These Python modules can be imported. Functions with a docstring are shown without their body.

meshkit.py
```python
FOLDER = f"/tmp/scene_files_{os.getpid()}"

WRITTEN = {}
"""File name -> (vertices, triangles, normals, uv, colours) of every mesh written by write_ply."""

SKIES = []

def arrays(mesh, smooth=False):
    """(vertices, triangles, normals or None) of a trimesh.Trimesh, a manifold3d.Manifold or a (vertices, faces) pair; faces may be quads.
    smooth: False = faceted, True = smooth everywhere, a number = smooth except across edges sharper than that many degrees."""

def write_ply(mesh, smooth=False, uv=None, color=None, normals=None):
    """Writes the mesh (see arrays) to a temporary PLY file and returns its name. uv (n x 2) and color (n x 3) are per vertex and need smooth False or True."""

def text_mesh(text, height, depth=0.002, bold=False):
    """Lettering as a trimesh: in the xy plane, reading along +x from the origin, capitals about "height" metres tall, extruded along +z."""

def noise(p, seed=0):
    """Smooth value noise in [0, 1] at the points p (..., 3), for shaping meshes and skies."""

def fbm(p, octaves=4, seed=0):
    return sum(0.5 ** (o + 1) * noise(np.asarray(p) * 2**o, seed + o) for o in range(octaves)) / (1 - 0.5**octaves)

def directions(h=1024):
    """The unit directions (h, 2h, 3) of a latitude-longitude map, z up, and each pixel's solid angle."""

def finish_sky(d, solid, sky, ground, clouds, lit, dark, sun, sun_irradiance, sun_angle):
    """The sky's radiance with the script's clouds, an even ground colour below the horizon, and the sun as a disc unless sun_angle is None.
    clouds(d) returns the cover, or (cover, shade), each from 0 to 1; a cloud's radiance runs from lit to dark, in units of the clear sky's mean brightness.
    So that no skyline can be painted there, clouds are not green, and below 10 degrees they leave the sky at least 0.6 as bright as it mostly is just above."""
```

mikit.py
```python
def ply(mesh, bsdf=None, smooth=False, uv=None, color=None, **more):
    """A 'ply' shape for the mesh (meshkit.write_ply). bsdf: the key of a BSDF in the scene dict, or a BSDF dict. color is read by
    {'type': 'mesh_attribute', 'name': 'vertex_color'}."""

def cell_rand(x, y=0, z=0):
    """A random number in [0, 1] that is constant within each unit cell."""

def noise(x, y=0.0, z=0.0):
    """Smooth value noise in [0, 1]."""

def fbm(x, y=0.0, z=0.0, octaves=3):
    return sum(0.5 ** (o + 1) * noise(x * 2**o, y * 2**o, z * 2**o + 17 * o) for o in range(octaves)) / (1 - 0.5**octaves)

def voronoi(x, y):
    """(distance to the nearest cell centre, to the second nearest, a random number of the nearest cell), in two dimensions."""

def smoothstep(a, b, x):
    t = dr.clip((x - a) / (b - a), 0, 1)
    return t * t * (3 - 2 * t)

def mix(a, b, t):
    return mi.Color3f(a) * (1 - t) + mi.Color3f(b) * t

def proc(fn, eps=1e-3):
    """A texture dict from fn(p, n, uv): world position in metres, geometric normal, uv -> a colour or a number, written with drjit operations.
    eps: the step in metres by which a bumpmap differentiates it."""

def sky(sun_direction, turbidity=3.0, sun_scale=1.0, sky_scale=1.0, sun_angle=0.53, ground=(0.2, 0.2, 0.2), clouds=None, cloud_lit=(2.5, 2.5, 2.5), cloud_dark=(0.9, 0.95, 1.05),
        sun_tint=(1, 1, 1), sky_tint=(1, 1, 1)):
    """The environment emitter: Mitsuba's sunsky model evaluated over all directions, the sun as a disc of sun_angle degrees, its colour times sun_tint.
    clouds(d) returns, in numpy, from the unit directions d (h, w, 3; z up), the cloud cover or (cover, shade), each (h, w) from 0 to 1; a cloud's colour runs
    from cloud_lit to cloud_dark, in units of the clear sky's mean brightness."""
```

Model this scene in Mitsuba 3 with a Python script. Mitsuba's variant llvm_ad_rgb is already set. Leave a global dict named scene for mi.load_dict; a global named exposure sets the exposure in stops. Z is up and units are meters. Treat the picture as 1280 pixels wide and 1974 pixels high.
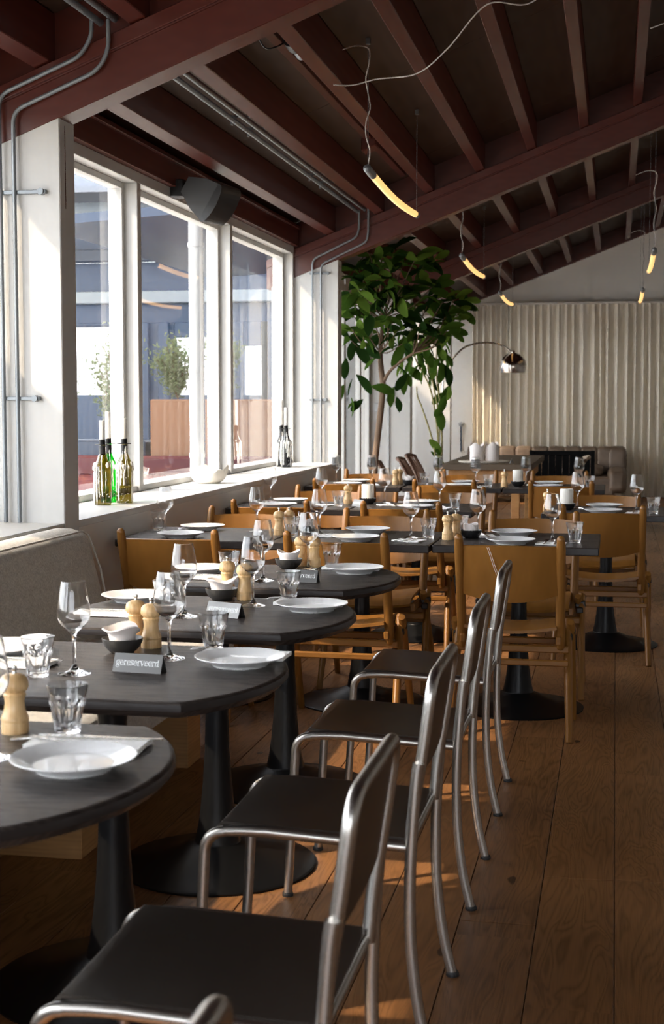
import math, random
import numpy as np, trimesh, manifold3d
import drjit as dr
import mitsuba as mi
import mikit, meshkit
from mikit import noise, fbm, cell_rand, smoothstep, mix
from shapely.geometry import Polygon, LineString, Point, box as sbox
from shapely.ops import unary_union

T4 = mi.ScalarTransform4f
scene, labels = {}, {}
rng = np.random.default_rng(7)
PI = math.pi

# ------------------------------------------------------------------ camera, sky, sun, exposure
CAM_H, FPX = 1.36, 2750.0
fwd = np.array([-0.19393517, 0.97794168, -0.07758363])
upv = np.array([-0.01509168, 0.07610164, 0.99698585])
scene['camera'] = {
    'type': 'thinlens', 'fov_axis': 'x', 'fov': math.degrees(2 * math.atan(640 / FPX)),
    'aperture_radius': 0.0035, 'focus_distance': 5.2, 'near_clip': 0.05, 'far_clip': 500.0,
    'to_world': T4().look_at(origin=[0, 0, CAM_H], target=(np.array([0, 0, CAM_H]) + fwd).tolist(), up=upv.tolist())}
exposure = 4.05
SUN = np.array([-0.80, -0.58, 0.88])
scene['sky'] = mikit.sky(SUN, turbidity=3.5, sun_scale=0.25, sky_scale=2.2, sun_angle=0.9, ground=(0.30, 0.28, 0.25),
                         clouds=lambda d: 0.55 + 0.4 * meshkit.fbm(d * 3.0, 4, 3),
                         cloud_lit=(1.9, 1.9, 1.9), cloud_dark=(1.1, 1.12, 1.18))

# ------------------------------------------------------------------ helpers: naming
def fresh(name, parent=None):
    base = (parent + '__' if parent else '') + name
    k, n = base, 0
    while k in used:
        n += 1
        k = f'{base}_{n:03d}'
    used.add(k)
    return k
used = set(scene)

def tag(key, label=None, cat=None, group=None, kind=None):
    d = labels.setdefault(key, {})
    for a, b in (('label', label), ('category', cat), ('group', group), ('kind', kind)):
        if b: d[a] = b
    return key

def thing(name, label, cat, group=None):
    return tag(fresh(name), label, cat, group)

def struct(name, label=None):
    return tag(fresh(name), label, None, None, 'structure')

def add(shape, name, parent=None, at=None, label=None):
    k = fresh(name, parent)
    scene[k] = dict(shape, to_world=at) if at is not None else shape
    if label: labels.setdefault(k, {})['label'] = label
    return k

def put(key, shape, at=None):
    """the thing itself is one mesh"""
    scene[key] = dict(shape, to_world=at) if at is not None else shape
    return key

P = mikit.ply
def fresh_last(t, part): return t + '__' + part
def M(x=0, y=0, z=0, rz=0.0, s=1.0):
    m = T4().translate([x, y, z]).rotate([0, 0, 1], math.degrees(rz))
    return m.scale(s) if s != 1.0 else m

# ------------------------------------------------------------------ helpers: meshes
def cat(*ms):
    flat = []
    for m in ms: flat += list(m) if isinstance(m, (list, tuple)) else [m]
    return trimesh.util.concatenate(flat)

def hull(pts):
    return trimesh.Trimesh(np.asarray(pts, float)).convex_hull if False else trimesh.convex.convex_hull(np.asarray(pts, float))

def bx(x0, x1, y0, y1, z0, z1, b=0.0):
    if b <= 0:
        return trimesh.creation.box(bounds=[[x0, y0, z0], [x1, y1, z1]])
    c = []
    for sx in (0, 1):
        for sy in (0, 1):
            for sz in (0, 1):
                X, Y, Z = (x0, x1)[sx], (y0, y1)[sy], (z0, z1)[sz]
                ix, iy, iz = (b, -b)[sx], (b, -b)[sy], (b, -b)[sz]
                c += [(X, Y + iy, Z + iz), (X + ix, Y, Z + iz), (X + ix, Y + iy, Z)]
    return hull(c)

def bar(p0, p1, w, h, b=0.0, up=(0, 0, 1)):
    """box of section w x h from p0 to p1"""
    p0, p1 = np.asarray(p0, float), np.asarray(p1, float)
    L = np.linalg.norm(p1 - p0); z = (p1 - p0) / L
    x = np.cross(up, z)
    if np.linalg.norm(x) < 1e-6: x = np.array([1.0, 0, 0])
    x /= np.linalg.norm(x); y = np.cross(z, x)
    m = bx(-w / 2, w / 2, -h / 2, h / 2, 0, L, b)
    t = np.eye(4); t[:3, 0], t[:3, 1], t[:3, 2], t[:3, 3] = x, y, z, p0
    m.apply_transform(t)
    return m

def lathe(prof, n=40, close=False, fn=None):
    """profile [(r,z)] revolved about z; ends on the axis are closed by themselves"""
    prof = np.asarray(prof, float)
    k = len(prof)
    a = np.arange(n) * 2 * PI / n
    R = np.repeat(prof[:, 0][:, None], n, 1); Z = np.repeat(prof[:, 1][:, None], n, 1)
    A = np.repeat(a[None], k, 0)
    if fn is not None: R, Z = fn(R, Z, A)
    v = np.stack([R * np.cos(A), R * np.sin(A), Z], -1).reshape(-1, 3)
    i, j = np.meshgrid(np.arange(k - 1), np.arange(n), indexing='ij')
    j2 = (j + 1) % n
    q = np.stack([i * n + j, i * n + j2, (i + 1) * n + j2, (i + 1) * n + j], -1).reshape(-1, 4)
    f = np.vstack([q[:, [0, 1, 2]], q[:, [0, 2, 3]]])
    m = trimesh.Trimesh(v, f, process=False)
    m.merge_vertices(); m.update_faces(m.nondegenerate_faces()); m.remove_unreferenced_vertices()
    return m

def smooth_path(pts, n=8):
    """Catmull-Rom through pts"""
    p = np.asarray(pts, float)
    p = np.vstack([2 * p[0] - p[1], p, 2 * p[-1] - p[-2]])
    out = []
    for i in range(1, len(p) - 2):
        t = np.linspace(0, 1, n, endpoint=False)[:, None]
        a, b, c, d = p[i - 1:i + 3]
        out.append(0.5 * (2 * b + (c - a) * t + (2 * a - 5 * b + 4 * c - d) * t ** 2 + (3 * b - a - 3 * c + d) * t ** 3))
    return np.vstack(out + [p[-2][None]])

def fillet(pts, r, n=6):
    p = [np.asarray(x, float) for x in pts]
    out = [p[0]]
    for a, b, c in zip(p, p[1:], p[2:]):
        u, v = a - b, c - b
        lu, lv = np.linalg.norm(u), np.linalg.norm(v)
        d = min(r, lu * 0.49, lv * 0.49)
        s, e = b + u / lu * d, b + v / lv * d
        for t in np.linspace(0, 1, n):
            out.append((1 - t) ** 2 * s + 2 * t * (1 - t) * b + t * t * e)
    return np.array(out + [p[-1]])

def tube(path, r, n=10, caps=True, round_end=False):
    p = np.asarray(path, float)
    k = len(p)
    rr = np.broadcast_to(np.asarray(r, float), (k,)).copy()
    tan = np.gradient(p, axis=0); tan /= np.linalg.norm(tan, axis=1, keepdims=True) + 1e-12
    ref = np.array([0, 0, 1.0]) if abs(tan[0][2]) < 0.9 else np.array([1.0, 0, 0])
    u = np.cross(tan[0], ref); u /= np.linalg.norm(u)
    U = [u]
    for i in range(1, k):
        w = U[-1] - tan[i] * np.dot(U[-1], tan[i]); U.append(w / (np.linalg.norm(w) + 1e-12))
    U = np.array(U); V = np.cross(tan, U)
    if round_end:
        pre, post = [], []
        for t in (0.25, 0.6, 0.85, 0.97):
            post.append((p[-1] + tan[-1] * rr[-1] * t, rr[-1] * math.sqrt(1 - t * t), U[-1], V[-1]))
            pre.insert(0, (p[0] - tan[0] * rr[0] * t, rr[0] * math.sqrt(1 - t * t), U[0], V[0]))
        P_ = np.array([x[0] for x in pre] + list(p) + [x[0] for x in post])
        rr = np.array([x[1] for x in pre] + list(rr) + [x[1] for x in post])
        U = np.vstack([[x[2] for x in pre], U, [x[2] for x in post]]); V = np.vstack([[x[3] for x in pre], V, [x[3] for x in post]])
        p = P_; k = len(p)
    a = np.arange(n) * 2 * PI / n
    v = (p[:, None] + rr[:, None, None] * (np.cos(a)[None, :, None] * U[:, None] + np.sin(a)[None, :, None] * V[:, None])).reshape(-1, 3)
    i, j = np.meshgrid(np.arange(k - 1), np.arange(n), indexing='ij'); j2 = (j + 1) % n
    q = np.stack([i * n + j, i * n + j2, (i + 1) * n + j2, (i + 1) * n + j], -1).reshape(-1, 4)
    f = np.vstack([q[:, [0, 1, 2]], q[:, [0, 2, 3]]])
    if caps:
        v = np.vstack([v, p[0], p[-1]]); b = k * n; ar = np.arange(n); ar2 = (ar + 1) % n
        f = np.vstack([f, np.stack([ar * 0 + b, ar2, ar], 1), np.stack([ar * 0 + b + 1, (k - 1) * n + ar, (k - 1) * n + ar2], 1)])
    m = trimesh.Trimesh(v, f, process=False)
    if m.volume < 0: m.invert()
    return m

def sheet(fn, nu, nv, th):
    """closed thin solid from fn(u,v)->(x,y,z), u,v in 0..1 arrays"""
    u, v = np.meshgrid(np.linspace(0, 1, nu + 1), np.linspace(0, 1, nv + 1), indexing='ij')
    c = np.stack(fn(u, v), -1)
    du, dv = np.gradient(c, axis=0), np.gradient(c, axis=1)
    nn = np.cross(du, dv); nn /= np.linalg.norm(nn, axis=-1, keepdims=True) + 1e-12
    A, B = (c + nn * th / 2).reshape(-1, 3), (c - nn * th / 2).reshape(-1, 3)
    N = (nu + 1) * (nv + 1)
    idx = np.arange(N).reshape(nu + 1, nv + 1)
    q = np.stack([idx[:-1, :-1], idx[1:, :-1], idx[1:, 1:], idx[:-1, 1:]], -1).reshape(-1, 4)
    f = [q[:, [0, 1, 2]], q[:, [0, 2, 3]], q[:, [0, 2, 1]] + N, q[:, [0, 3, 2]] + N]
    edge = np.concatenate([idx[:, 0], idx[-1, 1:], idx[::-1, -1][1:], idx[0, ::-1][1:]])
    a, b = edge[:-1], edge[1:]
    f += [np.stack([a, a + N, b + N], 1), np.stack([a, b + N, b], 1)]
    m = trimesh.Trimesh(np.vstack([A, B]), np.vstack(f), process=False)
    if m.volume < 0: m.invert()
    return m

def extr(poly, h, z=0.0):
    gs = getattr(poly, 'geoms', [poly])
    m = cat([trimesh.creation.extrude_polygon(g, h, engine='earcut') for g in gs])
    m.apply_translation([0, 0, z])
    return m

def shear(m, s=0.383, x0=-2.21):
    m = m.copy(); m.vertices[:, 2] += s * (m.vertices[:, 0] - x0)
    return m

def xf(m, t):
    m = m.copy(); m.apply_transform(np.array(t.matrix) if hasattr(t, 'matrix') else t)
    return m

def blob(size, sub=3, amp=0.08, freq=2.0, seed=0, power=1.0):
    """soft cushion: superellipsoid box of half sizes, with slight lumps"""
    s = trimesh.creation.icosphere(subdivisions=sub)
    v = s.vertices
    v = np.sign(v) * np.abs(v) ** power
    v = v / np.max(np.abs(v), axis=0)
    v = v * (1 + amp * (meshkit.fbm(v * freq + 5, 3, seed)[:, None] - 0.5))
    s.vertices = v * np.asarray(size)
    return s

# ------------------------------------------------------------------ materials
def two(b): return {'type': 'twosided', 'bsdf': b}
def rgb(*c): return {'type': 'rgb', 'value': list(c)}
def princ(c, rough=0.5, **k):
    return two({'type': 'principled', 'base_color': c if isinstance(c, dict) else rgb(*c), 'roughness': rough, **k})
def mat(name, d):
    scene['mat_' + name] = d; used.add('mat_' + name)

def f_floor(p, n, uv):
    k = dr.floor((p.x - 0.017) / 0.2)
    j = dr.floor((p.y + cell_rand(k, 3) * 2.2) / 2.2)
    r = cell_rand(k, j, 2)
    w = fbm(p.x * 7 + k * 3.1, p.y * 1.3 + r * 9, 0.0)
    ring = fbm(p.x * 20 + w * 4, p.y * 1.5 + r * 31 + w * 2, 0.5)
    ring = dr.abs(dr.sin(ring * 34 + w * 9))
    fine = noise(p.x * 420, p.y * 16, r * 7)
    blot = fbm(p.x * 2.4 + 9, p.y * 1.5, 2.0)
    t = dr.clip(0.27 * ring + 0.22 * fine + 0.72 * blot - 0.12 + 0.25 * (r - 0.5), 0, 1)
    c = mix(mi.Color3f(0.085, 0.037, 0.014), mi.Color3f(0.325, 0.152, 0.058), t)
    kn = smoothstep(0.885, 0.925, fbm(p.x * 15 + 40, p.y * 7, 1.0, octaves=2))
    return mix(c, mi.Color3f(0.018, 0.009, 0.005), kn * 0.8)
def f_floor_h(p, n, uv):
    return noise(p.x * 300, p.y * 10, 1.0) * 0.5 + fbm(p.x * 20, p.y * 3) * 0.5
mat('floor', two({'type': 'bumpmap', 'arbitrary': mikit.proc(f_floor_h), 'scale': 0.0006,
    'bsdf': {'type': 'principled', 'base_color': mikit.proc(f_floor), 'roughness': 0.42, 'specular': 0.45}}))
def f_white(p, n, uv):
    b = fbm(p.x * 3, p.y * 3, p.z * 1.2)
    s = noise(p.x * 60, p.y * 60, p.z * 3)
    return mix(mi.Color3f(0.50, 0.49, 0.467), mi.Color3f(0.57, 0.562, 0.537), dr.clip(0.7 * b + 0.3 * s, 0, 1))
mat('white_paint', princ(mikit.proc(f_white), 0.45))
mat('wall_paint', princ((0.68, 0.65, 0.60), 0.8))
mat('back_wall', princ((0.88, 0.86, 0.81), 0.8))
def f_red(p, n, uv):
    b = fbm(p.x * 2.0, p.y * 2.0, p.z * 2.0)
    g = noise(p.x * 18, p.y * 3.0, p.z * 40)
    return mix(mi.Color3f(0.060, 0.0095, 0.005), mi.Color3f(0.092, 0.017, 0.0092), dr.clip(0.6 * b + 0.4 * g, 0, 1))
mat('red_wood', princ(mikit.proc(f_red), 0.34, specular=0.7))
def f_redlite(p, n, uv):
    b = fbm(p.x * 2.0, p.y * 2.0, p.z * 2.0)
    g = noise(p.x * 30, p.y * 4.0, 1.0)
    return mix(mi.Color3f(0.042, 0.021, 0.0125), mi.Color3f(0.064, 0.033, 0.020), dr.clip(0.5 * b + 0.5 * g, 0, 1))
mat('ceiling_board', princ(mikit.proc(f_redlite), 0.6))
def f_ply(p, n, uv):
    g = fbm(p.x * 40 + p.y * 3, p.y * 6, p.z * 9)
    b = fbm(p.x * 5, p.y * 5, p.z * 1.5)
    return mix(mi.Color3f(0.175, 0.070, 0.012), mi.Color3f(0.30, 0.132, 0.029), dr.clip(0.65 * b + 0.45 * g - 0.05, 0, 1))
mat('honey_ply', princ(mikit.proc(f_ply), 0.36, specular=0.4))
mat('honey_beech', princ((0.23, 0.099, 0.021), 0.38, specular=0.4))
mat('dark_hinge', princ((0.022, 0.016, 0.012), 0.35))
def f_oak_dark(p, n, uv):
    w = fbm(p.x * 2.2, p.y * 9, 0.0)
    ring = dr.abs(dr.sin(fbm(p.x * 2.6 + w, p.y * 22 + w * 2, 0.3) * 30))
    fine = noise(p.x * 14, p.y * 420, 0.5)
    t = dr.clip(0.5 * ring + 0.45 * fine, 0, 1)
    return mix(mi.Color3f(0.010, 0.008, 0.0075), mi.Color3f(0.062, 0.050, 0.044), t) * dr.select(dr.abs(n.z) > 0.5, 1.0, 0.0) + mi.Color3f(0.017, 0.0125, 0.0115) * dr.select(dr.abs(n.z) > 0.5, 0.0, 1.0)
mat('dark_oak', princ(mikit.proc(f_oak_dark), 0.38, specular=0.4))
mat('table_edge', princ((0.030, 0.021, 0.018), 0.4))
mat('black_iron', princ((0.006, 0.0062, 0.0068), 0.36, specular=0.26))
mat('steel', two({'type': 'roughconductor', 'specular_reflectance': rgb(0.60, 0.575, 0.54), 'alpha': 0.10, 'distribution': 'ggx', 'material': 'none'}))
mat('polished', two({'type': 'roughconductor', 'specular_reflectance': rgb(0.75, 0.74, 0.72), 'alpha': 0.06, 'material': 'none'}))
mat('zinc', princ((0.22, 0.24, 0.255), 0.36, metallic=0.4))
mat('seat_metal', princ((0.050, 0.041, 0.034), 0.30, metallic=0.45, specular=0.6))
mat('chrome', two({'type': 'roughconductor', 'specular_reflectance': rgb(0.62, 0.57, 0.52), 'alpha': 0.04, 'material': 'none'}))
mat('porcelain', princ((0.80, 0.80, 0.79), 0.12, specular=0.5))
mat('glass', {'type': 'dielectric', 'int_ior': 1.5, 'ext_ior': 1.0})
mat('pane', {'type': 'thindielectric', 'int_ior': 1.5, 'ext_ior': 1.0})
def f_maple(p, n, uv):
    g = noise(p.x * 260, p.y * 260, p.z * 12)
    return mix(mi.Color3f(0.58, 0.35, 0.145), mi.Color3f(0.78, 0.53, 0.27), g)
mat('maple', princ(mikit.proc(f_maple), 0.28, specular=0.5))
mat('wax', princ((0.80, 0.72, 0.68), 0.42, spec_trans=0.0, flatness=0.6) if False else princ((0.82, 0.755, 0.72), 0.4))
mat('candle', princ((0.90, 0.87, 0.79), 0.4))
mat('grey_bowl', princ((0.085, 0.083, 0.08), 0.35, metallic=0.6))
mat('black_bowl', princ((0.015, 0.015, 0.016), 0.3))
mat('sign_grey', princ((0.13, 0.128, 0.125), 0.32, metallic=0.7))
mat('sign_white', princ((0.85, 0.85, 0.85), 0.5))
mat('linen', princ((0.88, 0.87, 0.84), 0.8))
def f_boucle(p, n, uv):
    a = noise(p.x * 190, p.y * 190, p.z * 190); b = fbm(p.x * 60, p.y * 60, p.z * 60)
    return mix(mi.Color3f(0.30, 0.28, 0.25), mi.Color3f(0.56, 0.53, 0.48), dr.clip(0.6 * a + 0.4 * b, 0, 1))
mat('boucle', princ(mikit.proc(f_boucle), 0.95, sheen=0.4))
def f_oak(p, n, uv):
    g = noise(p.x * 9, p.y * 9, p.z * 160) * 0.5 + fbm(p.x * 3, p.y * 3, p.z * 22) * 0.5
    return mix(mi.Color3f(0.33, 0.16, 0.055), mi.Color3f(0.50, 0.27, 0.10), g)
mat('oak', princ(mikit.proc(f_oak), 0.5))
def f_curtain(p, n, uv):
    a = noise(p.x * 300, p.y * 30, p.z * 9) * 0.5 + noise(p.x * 40, p.y * 40, p.z * 240) * 0.5
    b = fbm(p.x * 6, p.y * 2, p.z * 0.8)
    return mix(mi.Color3f(0.74, 0.68, 0.575), mi.Color3f(0.94, 0.88, 0.77), dr.clip(0.6 * a + 0.4 * b, 0, 1))
mat('curtain', two({'type': 'diffuse', 'reflectance': mikit.proc(f_curtain)}))
def f_leather(p, n, uv):
    return mix(mi.Color3f(0.085, 0.055, 0.038), mi.Color3f(0.23, 0.165, 0.115), fbm(p.x * 7, p.y * 7, p.z * 7))
mat('leather', princ(mikit.proc(f_leather), 0.45))
mat('weathered', princ((0.11, 0.08, 0.052), 0.6))
mat('brown_wood', princ((0.105, 0.050, 0.028), 0.4))
mat('pale_wood', princ((0.45, 0.36, 0.27), 0.4))
mat('black_plastic', princ((0.014, 0.014, 0.015), 0.45))
mat('speaker_grey', princ((0.045, 0.046, 0.047), 0.6))
mat('cord', princ((0.55, 0.50, 0.46), 0.5))
mat('bottle_olive', {'type': 'thindielectric', 'int_ior': 1.5, 'specular_transmittance': rgb(0.33, 0.285, 0.025)})
mat('bottle_green', {'type': 'thindielectric', 'int_ior': 1.5, 'specular_transmittance': rgb(0.0, 0.62, 0.10)})
mat('bottle_black', princ((0.010, 0.011, 0.012), 0.15))
mat('bark', princ((0.15, 0.095, 0.058), 0.8))
mat('cane', princ((0.23, 0.20, 0.07), 0.6))
for nm, c in (('leaf', (0.045, 0.095, 0.014)), ('leaf_dark', (0.014, 0.036, 0.008)), ('leaf_light', (0.11, 0.19, 0.030))):
    mat(nm, {'type': 'principledthin', 'base_color': rgb(*c), 'roughness': 0.38, 'diff_trans': 0.8, 'spec_trans': 0.0})
mat('olive_leaf', {'type': 'principledthin', 'base_color': rgb(0.24, 0.29, 0.16), 'roughness': 0.5, 'diff_trans': 0.8})
mat('terracotta', princ((0.26, 0.135, 0.078), 0.85))
mat('facade_blue', princ((0.05, 0.08, 0.145), 0.5))
mat('facade_dark', princ((0.030, 0.048, 0.085), 0.4))
mat('facade_pale', princ((0.26, 0.31, 0.36), 0.6))
mat('paving', princ((0.50, 0.49, 0.47), 0.85))
mat('pipe_white', princ((0.42, 0.43, 0.43), 0.5))
mat('screen_grey', princ((0.075, 0.08, 0.08), 0.7))
mat('bench_black', princ((0.004, 0.004, 0.004), 0.7, specular=0.1))
mat('right_wall', princ((0.30, 0.28, 0.255), 0.8))
mat('awning', {'type': 'principledthin', 'base_color': rgb(0.80, 0.66, 0.40), 'roughness': 0.9, 'diff_trans': 1.1})
mat('dark_red', princ((0.10, 0.016, 0.022), 0.6))
mat('tray', princ((0.62, 0.56, 0.47), 0.5))

# ================================================================== THE ROOM
SL = 0.383
XW, XG = -2.21, -2.68           # inner face of the sill wall; the glass
def zg(x): return 2.49 + SL * (x + 2.21)      # underside of the girders
Y0, Y1, XR = -5.0, 20.75, 3.6

# floor: slab with single planks
fl = struct('floor', 'wide dark brown oak plank floor')
put(fl, P(bx(-2.9, XR + .2, Y0 - .2, Y1 + .3, -0.20, -0.012), 'mat_floor'))
for k in range(-12, 11):
    xa, xb = 0.017 + 0.2 * k, 0.017 + 0.2 * (k + 1)
    if xa < XW - .02: xa = XW
    off = (4.05 if k == 0 else 3.65 if k == -2 else rng.uniform(0, 2.4))
    cuts = [y for y in np.arange(off - 4.8, 21, 2.4) if 1.3 < y < 20.2]
    cuts = [0.9] + [c for c in cuts if c - 0.9 > .4] + [Y1]
    for a, b in zip(cuts, cuts[1:]):
        dz = rng.uniform(-0.0006, 0.0006)
        add(P(bx(xa + .0013, xb - .0013, a + .001, b - .001, -0.016, dz, 0.0012), 'mat_floor'), 'plank', fl)

# left wall below the windows (sill wall), sills, pillars
bays = [(-5.0, -0.42), (-0.26, 5.50), (5.66, 11.38)]
wl = struct('wall_left', 'pale plastered wall under the windows on the left')
put(wl, P(bx(-2.76, XW, Y0, 11.53, -0.01, 0.832), 'mat_wall_paint'))
for i, (a, b) in enumerate(bays):
    add(P(bx(-2.76, XW + .002, a, b, 0.83, 0.86, 0.002), 'mat_white_paint'), 'sill', wl)
for a, b in ((-0.42, -0.26), (5.50, 5.66), (11.38, 11.53)):
    pk = struct('pillar', 'white painted pillar between the window bays')
    top = 2.49 + SL * (-2.76 + 2.21)
    m = bx(-2.76, XW + .004, a, b, 0.0, 2.49, 0.004)
    v = m.vertices; hi = v[:, 2] > 2
    v[hi, 2] += np.minimum(0, SL * (v[hi, 0] + 2.21)) + 0.004
    m.vertices = v
    put(pk, P(m, 'mat_white_paint'))
    add(P(bx(XW + .0035, XW + .0055, a + .055, a + .059, 2.14, 2.47), 'mat_red_wood'), 'groove', pk)
# fins (mullions), head, frames and panes
wn = 0
for (a, b) in bays:
    n = 3
    w = (b - a - 2 * 0.06 - 0.04) / n
    head = struct('trim_1', 'white window head board above the panes')
    put(head, P(bx(-2.74, -2.57, a, b, 2.545, 2.605, 0.003), 'mat_white_paint'))
    for i in range(n):
        ya = a + i * (w + 0.06); yb = ya + w
        wn += 1
        wk = struct(f'window_{wn}', 'tall window with a white frame on the left')
        fr = cat(bx(-2.72, -2.645, ya, ya + .035, 0.86, 2.545, .003), bx(-2.72, -2.645, yb - .035, yb, 0.86, 2.545, .003),
                 bx(-2.72, -2.645, ya + .035, yb - .035, 2.51, 2.545, .003))
        add(P(fr, 'mat_white_paint'), 'frame', wk)
        add(P(bx(-2.74, -2.585, ya, yb, 0.86, 0.893, .003), 'mat_white_paint'), 'bottom_rail', wk)
        pane = trimesh.Trimesh([[XG, ya + .03, .88], [XG, yb - .03, .88], [XG, yb - .03, 2.52], [XG, ya + .03, 2.52]], [[0, 1, 2], [0, 2, 3]], process=False)
        add(P(pane, 'mat_pane'), 'pane', wk)
        y2 = yb + (0.06 if i < n - 1 else 0.04)
        tk = struct('trim_2', 'white window post standing proud of the glass')
        put(tk, P(bx(-2.74, -2.57, yb, y2, 0.86, 2.545, 0.003), 'mat_white_paint'))
    eb = struct('eave_beam', 'dark red eave beam above the windows')
    put(eb, P(cat(bx(-2.70, -2.535, a, b, 2.605, 2.78, .004), bx(-2.70, -2.515, a, b, 2.74, 2.765, .004)), 'mat_red_wood'))
# outer cladding above the windows
ow = struct('wall_left_upper', 'strip of wall between window heads and roof')
put(ow, P(bx(-2.80, -2.70, Y0, 20.8, 2.6, 2.95), 'mat_red_wood'))

# girders across the room
for y, nm in ((-0.42, 0), (5.50, 1), (11.38, 2), (15.56, 3)):
    g = struct('girder', ['dark red girder behind the camera', 'dark red sloping girder above the near pillar', 'dark red sloping girder above the middle pillar', 'dark red sloping girder nearest the curtain wall'][nm])
    d = .15
    put(g, P(shear(bx(-2.80, XR, y, y + d, 2.49, 2.652, .004)), 'mat_red_wood'))
    add(P(shear(bx(-2.80, XR, y - .006, y + d + .006, 2.660, 2.722, .003)), 'mat_red_wood'), 'top_board', g)
    add(P(shear(bx(-2.80, XR, y + .008, y + d - .008, 2.650, 2.664)), 'mat_red_wood'), 'spacer', g)
    add(P(shear(bx(-2.72, XR, y + .05, y + .10, 2.722, 2.93)), 'mat_red_wood'), 'blocking', g)
# purlins along the room
for k in range(-1, 15):
    xc = -2.272 + 0.4005 * k
    if k == -1: continue
    pu = struct('purlin', 'dark red roof joist running down the length of the room')
    put(pu, P(shear(bx(xc - .034, xc + .034, Y0, Y1 - .1, 2.726, 2.925, .003)), 'mat_red_wood'))
# ceiling: boards between the joists on a slab
ce = struct('ceiling', 'sloping dark brown boarded ceiling')
put(ce, P(shear(bx(-2.85, XR + .1, Y0 - .1, Y1 + .2, 2.945, 3.12)), 'mat_ceiling_board'))
for k in range(0, 10):
    xa, xb = -2.272 + 0.4005 * k + .034, -2.272 + 0.4005 * (k + 1) - .034
    ys = [Y0, 1.2] + list(np.arange(3.6 + 0.0, 20, 2.44)) + [Y1]
    for a, b in zip(ys, ys[1:]):
        add(P(shear(bx(xa + .001, xb - .001, a + .002, b - .002, 2.925, 2.946, .002)), 'mat_ceiling_board'), 'board', ce)

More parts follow.
